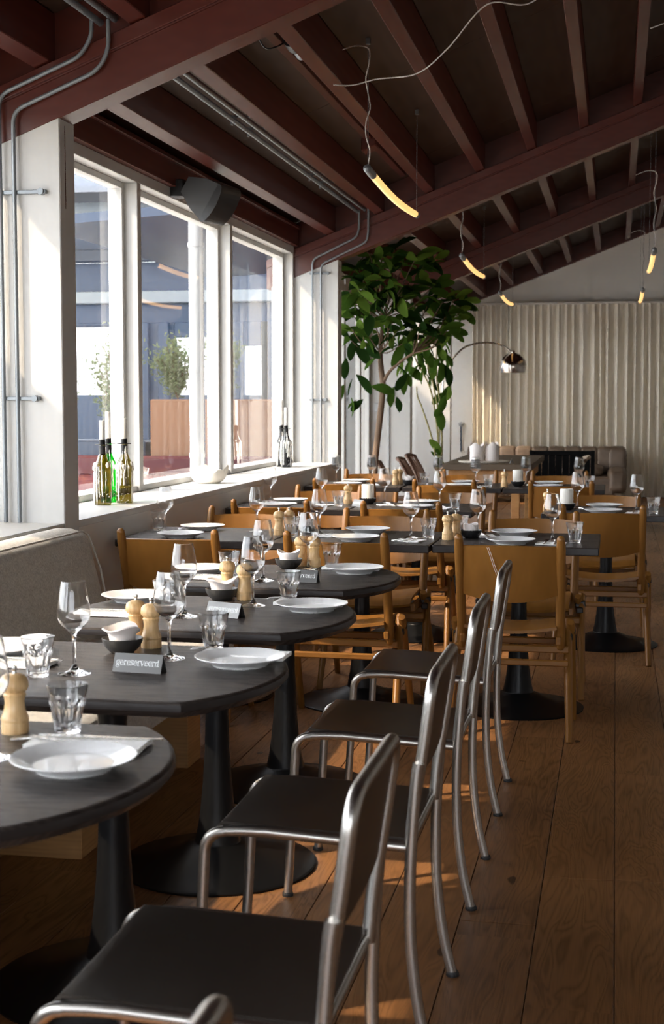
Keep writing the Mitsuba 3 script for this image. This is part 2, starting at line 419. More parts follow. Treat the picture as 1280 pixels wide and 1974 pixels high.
# far left: doors behind the second pillar, third and fourth pillars
dk = struct('door_1', 'glazed terrace doors beyond the second pillar')
posts = [(11.53, 11.60), (12.75, 12.83), (14.02, 14.10), (14.92, 15.0), (15.48, 15.56)]
for a, b in posts:
    add(P(bx(-2.71, -2.655, a, b, 0, 2.52, .004), 'mat_white_paint'), 'post', dk)
for (a0, a), (b, b1) in zip(posts, posts[1:]):
    x = -2.68
    pane = trimesh.Trimesh([[x, a, .12], [x, b, .12], [x, b, 2.45], [x, a, 2.45]], [[0, 1, 2], [0, 2, 3]], process=False)
    add(P(pane, 'mat_pane'), 'pane', dk)
    add(P(cat(bx(-2.71, -2.655, a, b, 0, .13, .004), bx(-2.71, -2.655, a, b, 2.44, 2.62, .004)), 'mat_white_paint'), 'rail', dk)
p3 = struct('pillar', 'white pillar carrying the double socket behind the tree')
put(p3, P(bx(-2.76, XW, 15.56, 15.72, 0, 2.49, .004), 'mat_white_paint'))
w9 = struct('window_9', 'narrow window between the third pillar and the corner')
pane = trimesh.Trimesh([[-2.68, 15.72, .3], [-2.68, 19.4, .3], [-2.68, 19.4, 2.5], [-2.68, 15.72, 2.5]], [[0, 1, 2], [0, 2, 3]], process=False)
add(P(pane, 'mat_pane'), 'pane', w9)
add(P(cat(bx(-2.74, -2.62, 15.72, 19.4, 0, .3, .004), bx(-2.74, -2.62, 15.72, 19.4, 2.5, 2.62, .004), bx(-2.71, -2.65, 17.4, 17.48, .3, 2.5, .004)), 'mat_white_paint'), 'frame', w9)
p4 = struct('pillar', 'white pillar in the far left corner behind the thin plant')
put(p4, P(bx(-2.76, XW, 19.4, 19.58, 0, 2.52, .003), 'mat_white_paint'))
w10 = struct('window_10', 'last window on the left lighting the corner of the curtain')
pane = trimesh.Trimesh([[-2.68, 19.58, .1], [-2.68, 20.7, .1], [-2.68, 20.7, 2.5], [-2.68, 19.58, 2.5]], [[0, 1, 2], [0, 2, 3]], process=False)
add(P(pane, 'mat_pane'), 'pane', w10)
add(P(cat(bx(-2.74, -2.62, 19.58, Y1, 0, .1, .004), bx(-2.74, -2.62, 19.58, Y1, 2.5, 2.62, .004), bx(-2.74, -2.62, 20.68, Y1, .1, 2.5, .004)), 'mat_white_paint'), 'frame', w10)
# back wall, right wall, wall behind the camera
wb = struct('wall_back', 'plain grey wall above the curtain')
put(wb, P(shear(bx(-2.9, XR + .2, Y1, Y1 + .2, -0.02, 3.0)) if False else hull([(x, y, z) for x in (-2.9, XR + .2) for y in (Y1, Y1 + .2) for z in (-.02, 2.95 + SL * (x + 2.21))]), 'mat_back_wall'))
tb = struct('trim_3', 'dark red board along the top of the grey wall')
put(tb, P(shear(bx(-2.7, XR, Y1 - .1, Y1, 2.70, 2.94, .003)), 'mat_red_wood'))
wr = struct('wall_right', 'plain wall on the right outside the picture')
zr = 2.95 + SL * (XR + 2.21)
put(wr, P(bx(XR, XR + .2, Y0, Y1, -.02, zr), 'mat_right_wall'))
wf = struct('wall_front', 'plain wall behind the camera')
wfp = [hull([(x, y, z) for x in (-2.9, XR + .2) for y in (Y0 - .2, Y0) for z in (2.90, 2.95 + SL * (x + 2.21))]), bx(-2.9, XR + .2, Y0 - .2, Y0, -.02, .55)]
fx = [-2.9, -2.2, -1.0, -.9, .3, .4, 1.6, 1.7, 2.9, XR + .2]
wfp += [bx(a, b, Y0 - .2, Y0, .55, 2.9) for a, b in zip(fx[::2], fx[1::2])]
put(wf, P(cat(wfp), 'mat_white_paint'))
for i, (a, b) in enumerate(zip(fx[1:-1:2], fx[2:-1:2])):
    wk = struct(f'window_{20 + i}', 'window in the wall behind the camera')
    put(wk, P(trimesh.Trimesh([[a, Y0 - .1, .55], [b, Y0 - .1, .55], [b, Y0 - .1, 2.9], [a, Y0 - .1, 2.9]], [[0, 1, 2], [0, 2, 3]], process=False), 'mat_pane'))

# curtains
def curtain(x0, x1, y, zt, wl_, amp, seed):
    r = np.random.default_rng(seed)
    xs, ph = [x0], []
    n = int((x1 - x0) / 0.011)
    x = np.linspace(x0, x1, n + 1)
    nf = max(3, int((x1 - x0) / wl_))
    brk = np.sort(np.concatenate([[x0], x0 + (np.arange(1, nf) + r.uniform(-.28, .28, nf - 1)) * (x1 - x0) / nf, [x1]]))
    phase = np.interp(x, brk, np.arange(nf + 1)) * 2 * PI
    am = np.interp(x, brk, r.uniform(.55, 1.25, nf + 1))
    zs = np.array([0.012, .3, .8, 1.3, 1.8, 2.2, 2.45, 2.58, 2.66, zt])
    def fn(u, v):
        X = x0 + u * (x1 - x0); Z = zs[np.round(v * (len(zs) - 1)).astype(int)]
        i = np.round(u * n).astype(int)
        k = np.clip((zt - Z) / 2.2, 0, 1)
        lo = (0.28 + 0.72 * k ** 0.6)
        wob = 0.35 * np.sin(X * 9 + Z * 1.3 + seed) * k
        yy = y - amp * am[i] * lo * np.sin(phase[i] + wob) - 0.012 * (1 - k) * np.sin(phase[i] * 2)
        return X + 0.018 * k * np.cos(phase[i] + wob), yy, Z
    return sheet(fn, n, len(zs) - 1, 0.004)
CY_ = 20.48
c1 = thing('curtain', 'narrow linen curtain with tight pleats in the left corner', 'curtain', 'linen curtains on the back wall')
put(c1, P(curtain(-2.02, -1.52, CY_ - .02, 2.715, .075, .045, 3), 'mat_curtain', smooth=True))
c2 = thing('curtain', 'wide greige linen curtain hanging across the back wall behind the sofa', 'curtain', 'linen curtains on the back wall')
put(c2, P(curtain(-1.50, 3.3, CY_, 2.715, .112, .066, 5), 'mat_curtain', smooth=True))
tr = struct('trim_4', 'thin curtain track on the back wall')
put(tr, P(bx(-2.1, 3.4, CY_ - .03, CY_ + .03, 2.715, 2.745, .003), 'mat_wall_paint'))

# ================================================================== TABLES
def tulip(h):
    prof = [(0, 0), (.288, 0), (.29, .006), (.283, .010), (.235, .019), (.17, .034), (.115, .052), (.084, .064), (.068, .070), (.066, .073), (.0655, .078),
            (.058, .115), (.050, .17), (.0425, .25), (.037, .34), (.0335, .45), (.0325, .55), (.0335, .62), (.037, .66), (.043, h - .06), (.05, h - .045), (.05, h - .034), (0, h - .034)]
    return prof
_ped = tulip(.75)
ped_base = P(lathe(_ped[:11] + [(0, .078)], 56), 'mat_black_iron', smooth=35)
ped_stem = P(lathe([(0, .076)] + _ped[10:-3] + [(0, .7161)], 36), 'mat_black_iron', smooth=35)
ped_plate = P(bx(-.15, .15, -.15, .15, .7085, .7161, .003), 'mat_black_iron')

def round_top():
    w, s, tip = .335, .285, .42
    sag = tip - s; R = (w * w + sag * sag) / (2 * sag)
    cx = tip - R; a0 = math.asin(w / R)
    pts = [(cx + R * math.cos(t), R * math.sin(t)) for t in np.linspace(-a0, a0, 28)]
    pts += [(-x, -y) for x, y in pts]
    return Polygon(pts)
def top_mesh(poly, zt, th, b):
    """slab with rounded edge"""
    rings = [(0.0, zt), (-b * .3, zt - b * .09), (-b * .75, zt - b * .4)] if False else None
    offs = [(-b, zt), (-b * .45, zt - b * .14), (-b * .12, zt - b * .45), (0, zt - b), (0, zt - th + b * 1.2), (-b * 1.2, zt - th)]
    n = 160
    def ring(o):
        q = poly.buffer(o, join_style=1, quad_segs=16) if o else poly
        c = np.array(q.exterior.coords)
        L = q.exterior.length
        # sample by angle for matching rings
        cx, cy = 0.0, 0.0
        ang = np.arange(n) * 2 * PI / n
        out = []
        from shapely.geometry import LineString as LS
        for t in ang:
            ln = LS([(cx, cy), (cx + 3 * math.cos(t), cy + 3 * math.sin(t))]).intersection(q.exterior)
            out.append((ln.x, ln.y) if ln.geom_type == 'Point' else list(ln.geoms)[0].coords[0])
        return np.array(out)
    v = []
    for o, z in offs:
        r = ring(o); v.append(np.column_stack([r, np.full(n, z)]))
    v = np.vstack(v + [[[0, 0, zt], [0, 0, zt - th]]])
    k = len(offs); f = []
    j = np.arange(n); j2 = (j + 1) % n
    for i in range(k - 1):
        f += [np.stack([i * n + j, (i + 1) * n + j, (i + 1) * n + j2], 1), np.stack([i * n + j, (i + 1) * n + j2, i * n + j2], 1)]
    f += [np.stack([j, j2, j * 0 + k * n], 1), np.stack([(k - 1) * n + j2, (k - 1) * n + j, j * 0 + k * n + 1], 1)]
    m = trimesh.Trimesh(v, np.vstack(f), process=False)
    if m.volume < 0: m.invert()
    return m
oval_top = P(top_mesh(round_top(), .75, .034, .012), 'mat_dark_oak', smooth=28)
TX = -1.14
TY = [2.20, 3.07, 3.95, 4.83]
tl = ['dark oak table with rounded ends in the near left corner, cut by the frame', 'dark oak table with rounded ends, second from the front, wooden mills beside its wine glasses',
      'dark oak table with rounded ends, third from the front', 'dark oak table with rounded ends, last of its row before the square tables']
for y, l in zip(TY, tl):
    t = thing('round_end_table', l, 'table', 'tables with rounded ends along the bench')
    add(oval_top, 'tabletop', t, M(TX, y)); add(ped_plate, 'mounting_plate', t, M(TX + .01, y))
    add(ped_stem, 'stem', t, M(TX + .01, y + .02)); add(ped_base, 'base', t, M(TX + .01, y + .02))
sq_top = P(bx(-.349, .349, -.325, .325, .716, .75, .004), 'mat_dark_oak')
SQ = [(-1.82, 6.31, .0, 'square dark table against the window wall in the front square row'), (-1.112, 6.305, -.014, 'square dark table in the middle of the front square row'),
      (-.408, 6.325, .0, 'square dark table at the aisle end of the front square row'),
      (-1.835, 8.19, 0, 'square dark table against the window wall in the second square row'), (-1.115, 8.17, -.01, 'square dark table in the second square row beside the tall pillar candle'),
      (-.04, 8.08, 0, 'square dark table standing alone on the right of the second square row'),
      (-1.84, 10.32, 0, 'square dark table against the window wall in the back square row'), (-1.125, 10.31, 0, 'square dark table in the middle of the back square row'),
      (-.415, 10.3, 0, 'square dark table at the aisle end of the back square row')]
for x, y, r, l in SQ:
    t = thing('square_table', l, 'table', 'square pedestal tables')
    add(sq_top, 'tabletop', t, M(x, y, 0, r)); add(ped_plate, 'mounting_plate', t, M(x, y))
    add(ped_stem, 'stem', t, M(x, y)); add(ped_base, 'base', t, M(x, y))

# ================================================================== CHAIRS
def ply_back(u, v):
    # u across, v up
    x = (u - .5) * .372
    b = (1 - (2 * u - 1) ** 2)
    zlo, zhi = .585 - .028 * b, .785 + .004 * b
    z = zlo + (zhi - zlo) * v
    y = -.155 - (z - .46) * .285 - .045 * b
    return x, y, z
W_back = P(sheet(ply_back, 20, 6, .011), 'mat_honey_ply', smooth=40)
def ply_seat(u, v):
    x = (u - .5) * .372
    y = -.175 + .385 * v
    z = .442 - .020 * np.sin(PI * u) * (1 - .3 * v) - .024 * np.clip((v - .72) / .28, 0, 1) ** 2 + .006 * (1 - v)
    return x, y, z
W_seat = P(sheet(ply_seat, 16, 14, .012), 'mat_honey_ply', smooth=40)
def W_post(s): return P(tube(smooth_path([(s * .2, -.115, .365), (s * .2, -.15, .50), (s * .201, -.205, .66), (s * .202, -.262, .815)], 4), [.0165] + [.0195] * 11 + [.0165], 12, round_end=True), 'mat_honey_beech', smooth=40)
def W_fleg(s): return P(tube([(s * .238, -.035, .455), (s * .238, -.01, .43), (s * .240, .05, .30), (s * .243, .12, .15), (s * .247, .19, .0)], [.015, .017, .017, .016, .0135], 12), 'mat_honey_beech', smooth=40)
def W_rleg(s): return P(tube(np.array([(s * .222, .02, .455), (s * .222, .0, .43), (s * .231, -.08, .28), (s * .238, -.17, .13), (s * .243, -.245, .0)]), [.015, .018, .0175, .0165, .0135], 12), 'mat_honey_beech', smooth=40)
def W_rail(s): return P(bar((s * .193, -.16, .395), (s * .193, .19, .405), .022, .036, .004), 'mat_honey_beech')
def W_hinge(s): return P(cat(bx(s * .23 - .016, s * .23 + .016, -.03, .035, .375, .405, .005), bx(s * .232 - .024, s * .232 + .024, -.012, .012, .40, .432, .005)), 'mat_dark_hinge')
W_cross = [P(bar((-.235, -.105, .352), (.235, -.105, .352), .022, .030, .005), 'mat_honey_beech'), P(bar((-.235, -.135, .30), (.235, -.135, .30), .022, .026, .005), 'mat_honey_beech'),
           P(bar((-.235, .095, .352), (.235, .095, .352), .022, .030, .005), 'mat_honey_beech')]
W_parts = [('seat', W_seat), ('backrest', W_back)] + [('back_post', W_post(s)) for s in (-1, 1)] + [('front_leg', W_fleg(s)) for s in (-1, 1)] + [('rear_leg', W_rleg(s)) for s in (-1, 1)] + \
          [('side_rail', W_rail(s)) for s in (-1, 1)] + [('cross_rail', c) for c in W_cross] + [('hinge', W_hinge(s)) for s in (-1, 1)]
WG = 'honey plywood chairs at the square tables'
def wood_chair(x, y, rz, label):
    t = thing('plywood_chair', label, 'chair', WG)
    for nme, s in W_parts: add(s, nme, t, M(x, y, 0, rz))
    return t
wc = [(-1.825, 5.92, 0.02, 'honey plywood chair, back to the camera, by the window wall in the front square row'),
      (-1.105, 5.92, -.015, 'honey plywood chair behind the last round-ended table, its back to the camera'),
      (-.405, 5.92, 0.0, 'honey plywood chair nearest the steel chairs, scratched back towards the camera at the aisle'),
      (-1.80, 6.70, PI, 'honey plywood chair facing the camera beside the window wall, front square row'),
      (-1.105, 6.70, PI, 'honey plywood chair facing the camera in the middle of the front square row'),
      (-.38, 6.70, PI, 'honey plywood chair facing the camera at the aisle end of the front square row'),
      (-1.82, 7.72, 0, 'honey plywood chair, back to the camera, by the window wall in the second square row'),
      (-1.107, 7.72, 0, 'honey plywood chair, back to the camera, below the pillar candle, second square row'),
      (-.057, 7.67, 0, 'honey plywood chair, back to the camera, at the single table on the right'),
      (-1.775, 8.60, PI, 'honey plywood chair facing the camera by the window wall in the second square row'),
      (-1.0, 8.60, PI, 'honey plywood chair facing the camera at the middle of the second square row'),
      (-.063, 8.50, PI, 'honey plywood chair facing the camera at the single square table on the right'),
      (-1.83, 9.90, 0, 'honey plywood chair, back to the camera, by the window wall in the back square row'),
      (-1.135, 9.90, 0, 'honey plywood chair, back to the camera, in the middle of the back square row'),
      (-.35, 9.90, 0, 'honey plywood chair, back to the camera, at the aisle end of the back square row'),
      (-1.865, 10.75, PI, 'honey plywood chair facing the camera in front of the tree trunk'),
      (-1.096, 10.75, PI, 'honey plywood chair facing the camera in front of the long weathered table'),
      (-.412, 10.75, PI, 'honey plywood chair facing the camera in front of the black slatted bench')]
for i, c in enumerate(wc):
    t = wood_chair(*c)
    if i == 2:
        sc = [tube(smooth_path([(x0 + .012 * k, ply_back(np.array(.5), np.array(v))[1] - .0065 - .002, .585 + v * .2) for k, v in enumerate((.99, .8, .6, .42))], 4), .0009, 5) for x0 in (-.085, -.078)]
        add(P(cat(sc), 'mat_linen'), 'scratch', t + '__backrest', M(c[0], c[1], 0, c[2]), 'pale scratches')

# steel stacking chairs: local origin under the seat centre (x of seat -.21..+.21 facing -x)
TR = .0125
def S_side(s):
    y = s * .205
    return P(tube(fillet([(-.262, y, .0), (-.245, y, .30), (-.238, y, .445), (-.15, y, .4555), (.200, y, .440)], .07, 8), TR, 12), 'mat_steel', smooth=40)
def S_rear(s):
    y = s * .2165
    return P(tube(smooth_path([(.245, y, 0), (.222, y, .10), (.207, y, .22), (.203, y, .34), (.206, y, .45), (.214, y, .57), (.220, y, .62)], 5), TR, 12), 'mat_steel', smooth=40)
def S_loop():
    pts = [(.200, -.2, .43), (.207, -.2, .52), (.228, -.2, .65), (.246, -.2, .795), (.246, .2, .795), (.228, .2, .65), (.207, .2, .52), (.200, .2, .43)]
    return P(tube(fillet(pts, .055, 8), TR, 12), 'mat_steel', smooth=40)
def s_seat(u, v):
    # u front to rear
    s = u * 1.0
    x = np.where(s < .15, -.248 + .028 * np.sin(np.clip(s / .15, 0, 1) * PI / 2) * 1.6 + 0.0, -.2032 + (s - .15) / .85 * .400)
    z = np.where(s < .15, .415 + .0505 * np.sin(np.clip(s / .15, 0, 1) * PI / 2), .4655 - .013 * ((s - .15) / .85))
    y = (v - .5) * .392
    z = z - .004 * np.sin(PI * v) * np.clip((s - .15) * 4, 0, 1)
    return x, y, z
S_seat = P(sheet(s_seat, 26, 8, .006), 'mat_seat_metal', smooth=40)
def s_back(u, v):
    z = .585 + v * .20; y = (u - .5) * .385
    x = .216 + (z - .585) * .150 + .006 * np.sin(PI * u)
    return x, y, z
S_back = P(sheet(s_back, 8, 6, .005), 'mat_seat_metal', smooth=40)
S_cross = P(tube([(.195, -.205, .436), (.195, .205, .436)], .010, 10), 'mat_steel', smooth=40)
def S_foot(x, y): return P(lathe([(0, 0), (.0155, 0), (.0155, .006), (.0135, .011), (0, .011)], 14), 'mat_black_plastic')
S_parts = [('seat', S_seat), ('backrest', S_back), ('back_frame', S_loop()), ('cross_tube', S_cross)] + [('front_leg', S_side(s)) for s in (-1, 1)] + [('rear_leg', S_rear(s)) for s in (-1, 1)]
foot = S_foot(0, 0)
sl = ['brushed steel chair in the bottom corner, only its back corner in the frame', 'brushed steel chair with dark seat nearest the camera', 'brushed steel chair with dark seat, second from the camera',
      'brushed steel chair with dark seat, third from the camera', 'brushed steel chair with dark seat, farthest from the camera, beside the plywood chairs']
for y, l in zip([1.085, 2.165, 3.07, 3.95, 4.835], sl):
    t = thing('steel_chair', l, 'chair', 'brushed steel stacking chairs along the aisle')
    for nme, s in S_parts: add(s, nme, t, M(-.605, y))
    for fx, fy in ((-.262, -.205), (-.262, .205), (.245, -.2165), (.245, .2165)): add(foot, 'glide', t, M(-.605 + fx, y + fy))

# ================================================================== BENCH
bn = thing('upholstered_bench', 'grey-beige woven bench with a high back along the left wall', 'bench')
def rounded_prism(poly, y0, y1, r, n=5):
    """profile (x,z) polygon swept along y with rounded ends"""
    secs = []
    for t in np.linspace(0, PI / 2, n): secs.append((y0 + r * (1 - math.sin(t)), -r * (1 - math.cos(t))))
    for t in np.linspace(PI / 2, 0, n): secs.append((y1 - r * (1 - math.sin(t)), -r * (1 - math.cos(t))))
    secs = [(y0 + r * (1 - math.sin(t)), -r * (1 - math.cos(PI / 2 - t)) if False else -r * (1 - math.sin(math.acos(max(0, 1 - math.sin(t)))))) for t in np.linspace(0, PI / 2, n)] if False else secs
    base = poly.buffer(0)
    c0 = np.array(base.centroid.coords[0]); N = 72
    def ring(o):
        q = base.buffer(o, join_style=1)
        out = []
        for a in np.arange(N) * 2 * PI / N:
            ln = LineString([c0, c0 + 3 * np.array([math.cos(a), math.sin(a)])]).intersection(q.exterior)
            out.append((ln.x, ln.y) if ln.geom_type == 'Point' else list(ln.geoms)[-1].coords[-1])
        return np.array(out)
    ys = [(y0, -r), (y0 + .12 * r, -.52 * r), (y0 + .4 * r, -.2 * r), (y0 + r, 0)]
    mid = [(y, 0) for y in np.linspace(y0 + r, y1 - r, 20)[1:-1]]
    ys = ys + mid + [(y1 - (y - y0), o) for y, o in ys[::-1]]
    V = []
    for y, o in ys:
        q = ring(o); V.append(np.column_stack([q[:, 0], np.full(N, y), q[:, 1]]))
    k = len(ys)
    V = np.vstack(V + [[[c0[0], y0, c0[1]], [c0[0], y1, c0[1]]]])
    j = np.arange(N); j2 = (j + 1) % N; F = []
    for i in range(k - 1): F += [np.stack([i * N + j, (i + 1) * N + j, (i + 1) * N + j2], 1), np.stack([i * N + j, (i + 1) * N + j2, i * N + j2], 1)]
    F += [np.stack([j * 0 + k * N, j, j2], 1), np.stack([j * 0 + k * N + 1, (k - 1) * N + j2, (k - 1) * N + j], 1)]
    m = trimesh.Trimesh(V, np.vstack(F), process=False)
    if m.volume < 0: m.invert()
    return m
backp = Polygon([(-2.195, .30), (-1.93, .30), (-1.955, .50), (-2.035, .82), (-2.06, .845), (-2.10, .858), (-2.19, .858)]).buffer(-.012).buffer(.012)
add(P(rounded_prism(backp, -1.5, 5.36, .05), 'mat_boucle', smooth=40), 'backrest', bn)
seatp = Polygon([(-1.96, .30), (-1.45, .30), (-1.435, .33), (-1.435, .42), (-1.455, .452), (-1.50, .462), (-1.96, .455)]).buffer(-.012).buffer(.012)
add(P(rounded_prism(seatp, -1.5, 5.33, .04), 'mat_boucle', smooth=40), 'seat_cushion', bn)
add(P(tube(np.array([(-2.052, y, .8485) for y in np.linspace(-1.4, 5.30, 30)] + [(-2.04, 5.335, .83), (-2.0, 5.35, .70), (-1.965, 5.352, .52)]), .0042, 6), 'mat_boucle', smooth=40), 'piping', bn)
for yb in (1.76, 2.84, 3.92, 4.997):
    if yb < 1.9: continue
    add(P(bx(-2.18, -1.535, yb, yb + .165, 0, .30, .003), 'mat_oak'), 'support_block', bn)
add(P(bx(-2.16, -1.60, -1.45, 5.15, .26, .302, .003), 'mat_oak'), 'base_board', bn)

# ================================================================== TABLEWARE
ZT = .75
plate_m = P(lathe([(0, .004), (.056, .004), (.058, 0), (.063, 0), (.066, .005), (.080, .011), (.1035, .0205), (.1055, .0220), (.1050, .0235), (.1025, .0232),
                   (.080, .0150), (.070, .0105), (.064, .0082), (0, .0078)], 64), 'mat_porcelain', smooth=50)
def wine_profile():
    out = [(0, 0), (.0365, 0), (.0372, .0012), (.0365, .0022), (.025, .0045), (.012, .009), (.0062, .016), (.0045, .026), (.0040, .045), (.0041, .070), (.0048, .086), (.0078, .0945),
           (.0155, .1005), (.0245, .1075), (.0325, .117), (.0367, .128), (.0375, .137), (.0365, .150), (.0335, .170), (.0300, .190), (.0268, .2085)]
    inn = [(.0262, .2090), (.0256, .2085), (.0290, .190), (.0325, .170), (.0355, .150), (.0365, .137), (.0357, .128), (.0315, .118), (.0235, .1090), (.0145, .1030), (.006, .1010), (0, .1005)]
    return out + inn
wine_m = P(lathe(wine_profile(), 40), 'mat_glass', smooth=60)
def tumbler():
    H = .088
    zo = np.array([0, .002, .006, .012, .02, .03, .04, .048, .054, .058, .062, .066, .070, .078, .086, .088])
    ro = np.interp(zo, [0, .002, .012, .04, .058, .070, .088], [.0225, .0240, .0255, .0305, .0335, .0350, .0385])
    prof = [(0, 0)] + list(zip(ro, zo)) + [(.0372, .0890)]
    zi = np.array([.087, .078, .070, .058, .04, .025, .014, .0115])
    ri = np.interp(zi, [.0115, .014, .04, .058, .070, .088], [.014, .0195, .0268, .0303, .0325, .0366])
    prof += list(zip(ri, zi)) + [(0, .0112)]
    nout = 1 + len(zo)
    def fn(R, Z, A):
        k = 9
        a = np.mod(A, 2 * PI / k) - PI / k
        facet = np.cos(PI / k) / np.cos(a) / ((1 + np.cos(PI / k)) / 2)
        top = .060 + .0 * A - .012 * (a / (PI / k)) ** 2
        w = np.clip((top - Z) / .004, 0, 1) * np.clip((Z - .0015) / .004, 0, 1)
        o = np.zeros_like(R); o[1:nout] = 1
        R2 = R * (1 + o * w * (facet - 1.045) * 1.3)
        return R2, Z
    return P(lathe(prof, 90, fn=fn), 'mat_glass', smooth=26)
tum_m = tumbler()
mill_prof = [(0, 0), (.0200, 0), (.0206, .002), (.0206, .020), (.0198, .0225), (.0206, .025), (.0209, .029), (.0196, .034), (.0172, .041), (.0152, .052), (.0146, .062), (.0156, .070), (.0168, .0735),
             (.0172, .076), (.0162, .0785), (.0150, .0800), (.0182, .0835), (.0210, .090), (.0212, .097), (.0195, .106), (.0150, .1125), (.008, .116), (0, .117)]
mill_prof = [(r * 1.22, z * .95) for r, z in mill_prof]
mill_m = P(lathe(mill_prof, 32), 'mat_maple', smooth=32)
knob_m = P(lathe([(0, .1105), (.0040, .1105), (.0034, .115), (.0048, .117), (.0058, .120), (.0050, .124), (0, .1255)], 16), 'mat_polished', smooth=40)
bowl_prof = [(0, .003), (.018, .003), (.020, 0), (.026, 0), (.034, .006), (.043, .016), (.0485, .027), (.0500, .036), (.0490, .0365), (.0465, .028), (.041, .018), (.031, .009), (0, .0075)]
bowl_g = P(lathe(bowl_prof, 40), 'mat_grey_bowl', smooth=40)
bowl_k = P(lathe(bowl_prof, 40), 'mat_black_bowl', smooth=40)
def wax_lump(seed, hi=.078, r0=.031, flare=.018):
    r = np.random.default_rng(seed)
    ph = r.uniform(0, 6.28, 4)
    prof = [(0, .0078), (.024, .0078), (.0295, .016), (r0, .026), (r0 + .001, .036), (r0 + .003, .048), (r0 + .007, .060), (r0 + flare, .072), (r0 + flare - .002, .076),
            (r0 + flare - .010, .068), (r0 - .004, .052), (r0 - .010, .044), (.006, .042), (0, .042)]
    def fn(R, Z, A):
        k = np.clip((Z - .034) / .042, 0, 1)
        petal = .5 + .32 * np.sin(2 * A + ph[0]) + .25 * np.sin(3 * A + ph[1])
        R2 = R * (1 + k * (.30 * (petal - .5)) * (R > .02))
        Z2 = Z + k * (R > .02) * (hi - .076) * petal * 1.2 - k * .022 * (1 - np.clip(petal, 0, 1)) * (R > .02)
        return R2, Z2
    return lathe(prof, 48, fn=fn)
waxes = [P(wax_lump(s, h, .031, f), 'mat_wax', smooth=50) for s, h, f in ((1, .072, .019), (2, .074, .015), (5, .072, .008), (8, .098, .012))]
tea_wax = P(lathe([(0, .0078), (.024, .0078), (.030, .016), (.0335, .03), (.0338, .060), (.032, .064), (.027, .060), (0, .056)], 40, fn=lambda R, Z, A: (R, Z + (Z > .05) * .004 * np.sin(2 * A))), 'mat_wax', smooth=50)
wick_m = P(tube([(0, 0, 0), (.0006, 0, .005), (.002, 0, .010)], .0009, 6), 'mat_black_plastic')
pillar_candle = P(lathe([(0, .0078), (.031, .0078), (.0365, .013), (.0372, .02), (.0372, .112), (.035, .118), (.030, .116), (0, .110)], 40), 'mat_candle', smooth=40)

# serif lettering for the table signs (hand-drawn strokes)
def stroke(pts, w): return LineString(pts).buffer(w / 2, cap_style=2, join_style=1)
def arc(cx, cy, rx, ry, a0, a1, n=24):
    t = np.radians(np.linspace(a0, a1, n)); return list(zip(cx + rx * np.cos(t), cy + ry * np.sin(t)))
def ring_shape(cx, cy, rx, ry, thick, thin):
    o = Polygon(arc(cx, cy, rx, ry, 0, 360, 40)[:-1]); i = Polygon(arc(cx, cy, rx - thick, ry - thin, 0, 360, 40)[:-1])
    return o.difference(i)
def gl(c):
    th, tn = .13, .055
    if c == 'e':
        g = ring_shape(.38, .5, .36, .52, th, tn).difference(Polygon([(.40, .26), (1, .10), (1, .50), (.40, .50)]))
        g = unary_union([g, stroke([(.10, .53), (.70, .53)], tn), stroke([(.70, .27), (.60, .10), (.45, .03)], .06)]); return g, .80
    if c == 'r':
        return unary_union([stroke([(.20, 0), (.20, 1.0)], th), stroke([(.02, .03), (.42, .03)], .055), stroke([(.03, .95), (.22, .97)], .055), stroke([(.22, .70), (.34, .92), (.50, .97)], .07), Point(.53, .90).buffer(.09)]), .66
    if c == 's':
        g = unary_union([stroke(arc(.31, .76, .21, .23, 20, 180) + arc(.33, .74, .23, .23, 180, 225), .09), stroke([(.16, .60), (.48, .40)], .13), stroke(arc(.32, .26, .23, .23, 50, -150), .09), stroke([(.52, .99), (.52, .74)], .04), stroke([(.08, .01), (.08, .28)], .04)]); return g, .66
    if c == 'v':
        return unary_union([stroke([(.10, .98), (.42, .02)], th), stroke([(.42, .02), (.72, .98)], tn), stroke([(0, .97), (.30, .97)], .05), stroke([(.56, .97), (.86, .97)], .05)]), .88
    if c == 'd':
        return unary_union([ring_shape(.36, .48, .34, .50, th, tn), stroke([(.62, .02), (.62, 1.55)], th), stroke([(.46, 1.52), (.64, 1.53)], .055), stroke([(.62, .04), (.82, .05)], .055)]), .90
    if c == 'g':
        return unary_union([ring_shape(.37, .66, .30, .35, .11, tn), stroke([(.18, .36), (.14, .20), (.30, .12), (.60, .10), (.74, -.05)], .09), ring_shape(.40, -.20, .36, .25, .08, .06), stroke([(.58, .90), (.80, .95)], .08)]), .84
def word(s, xh):
    x, parts = 0, []
    from shapely import affinity
    for c in s:
        g, a = gl(c); parts.append(affinity.translate(g.buffer(.016), x, 0)); x += a
    g = affinity.scale(unary_union(parts), xh, xh, origin=(0, 0))
    return g, x * xh
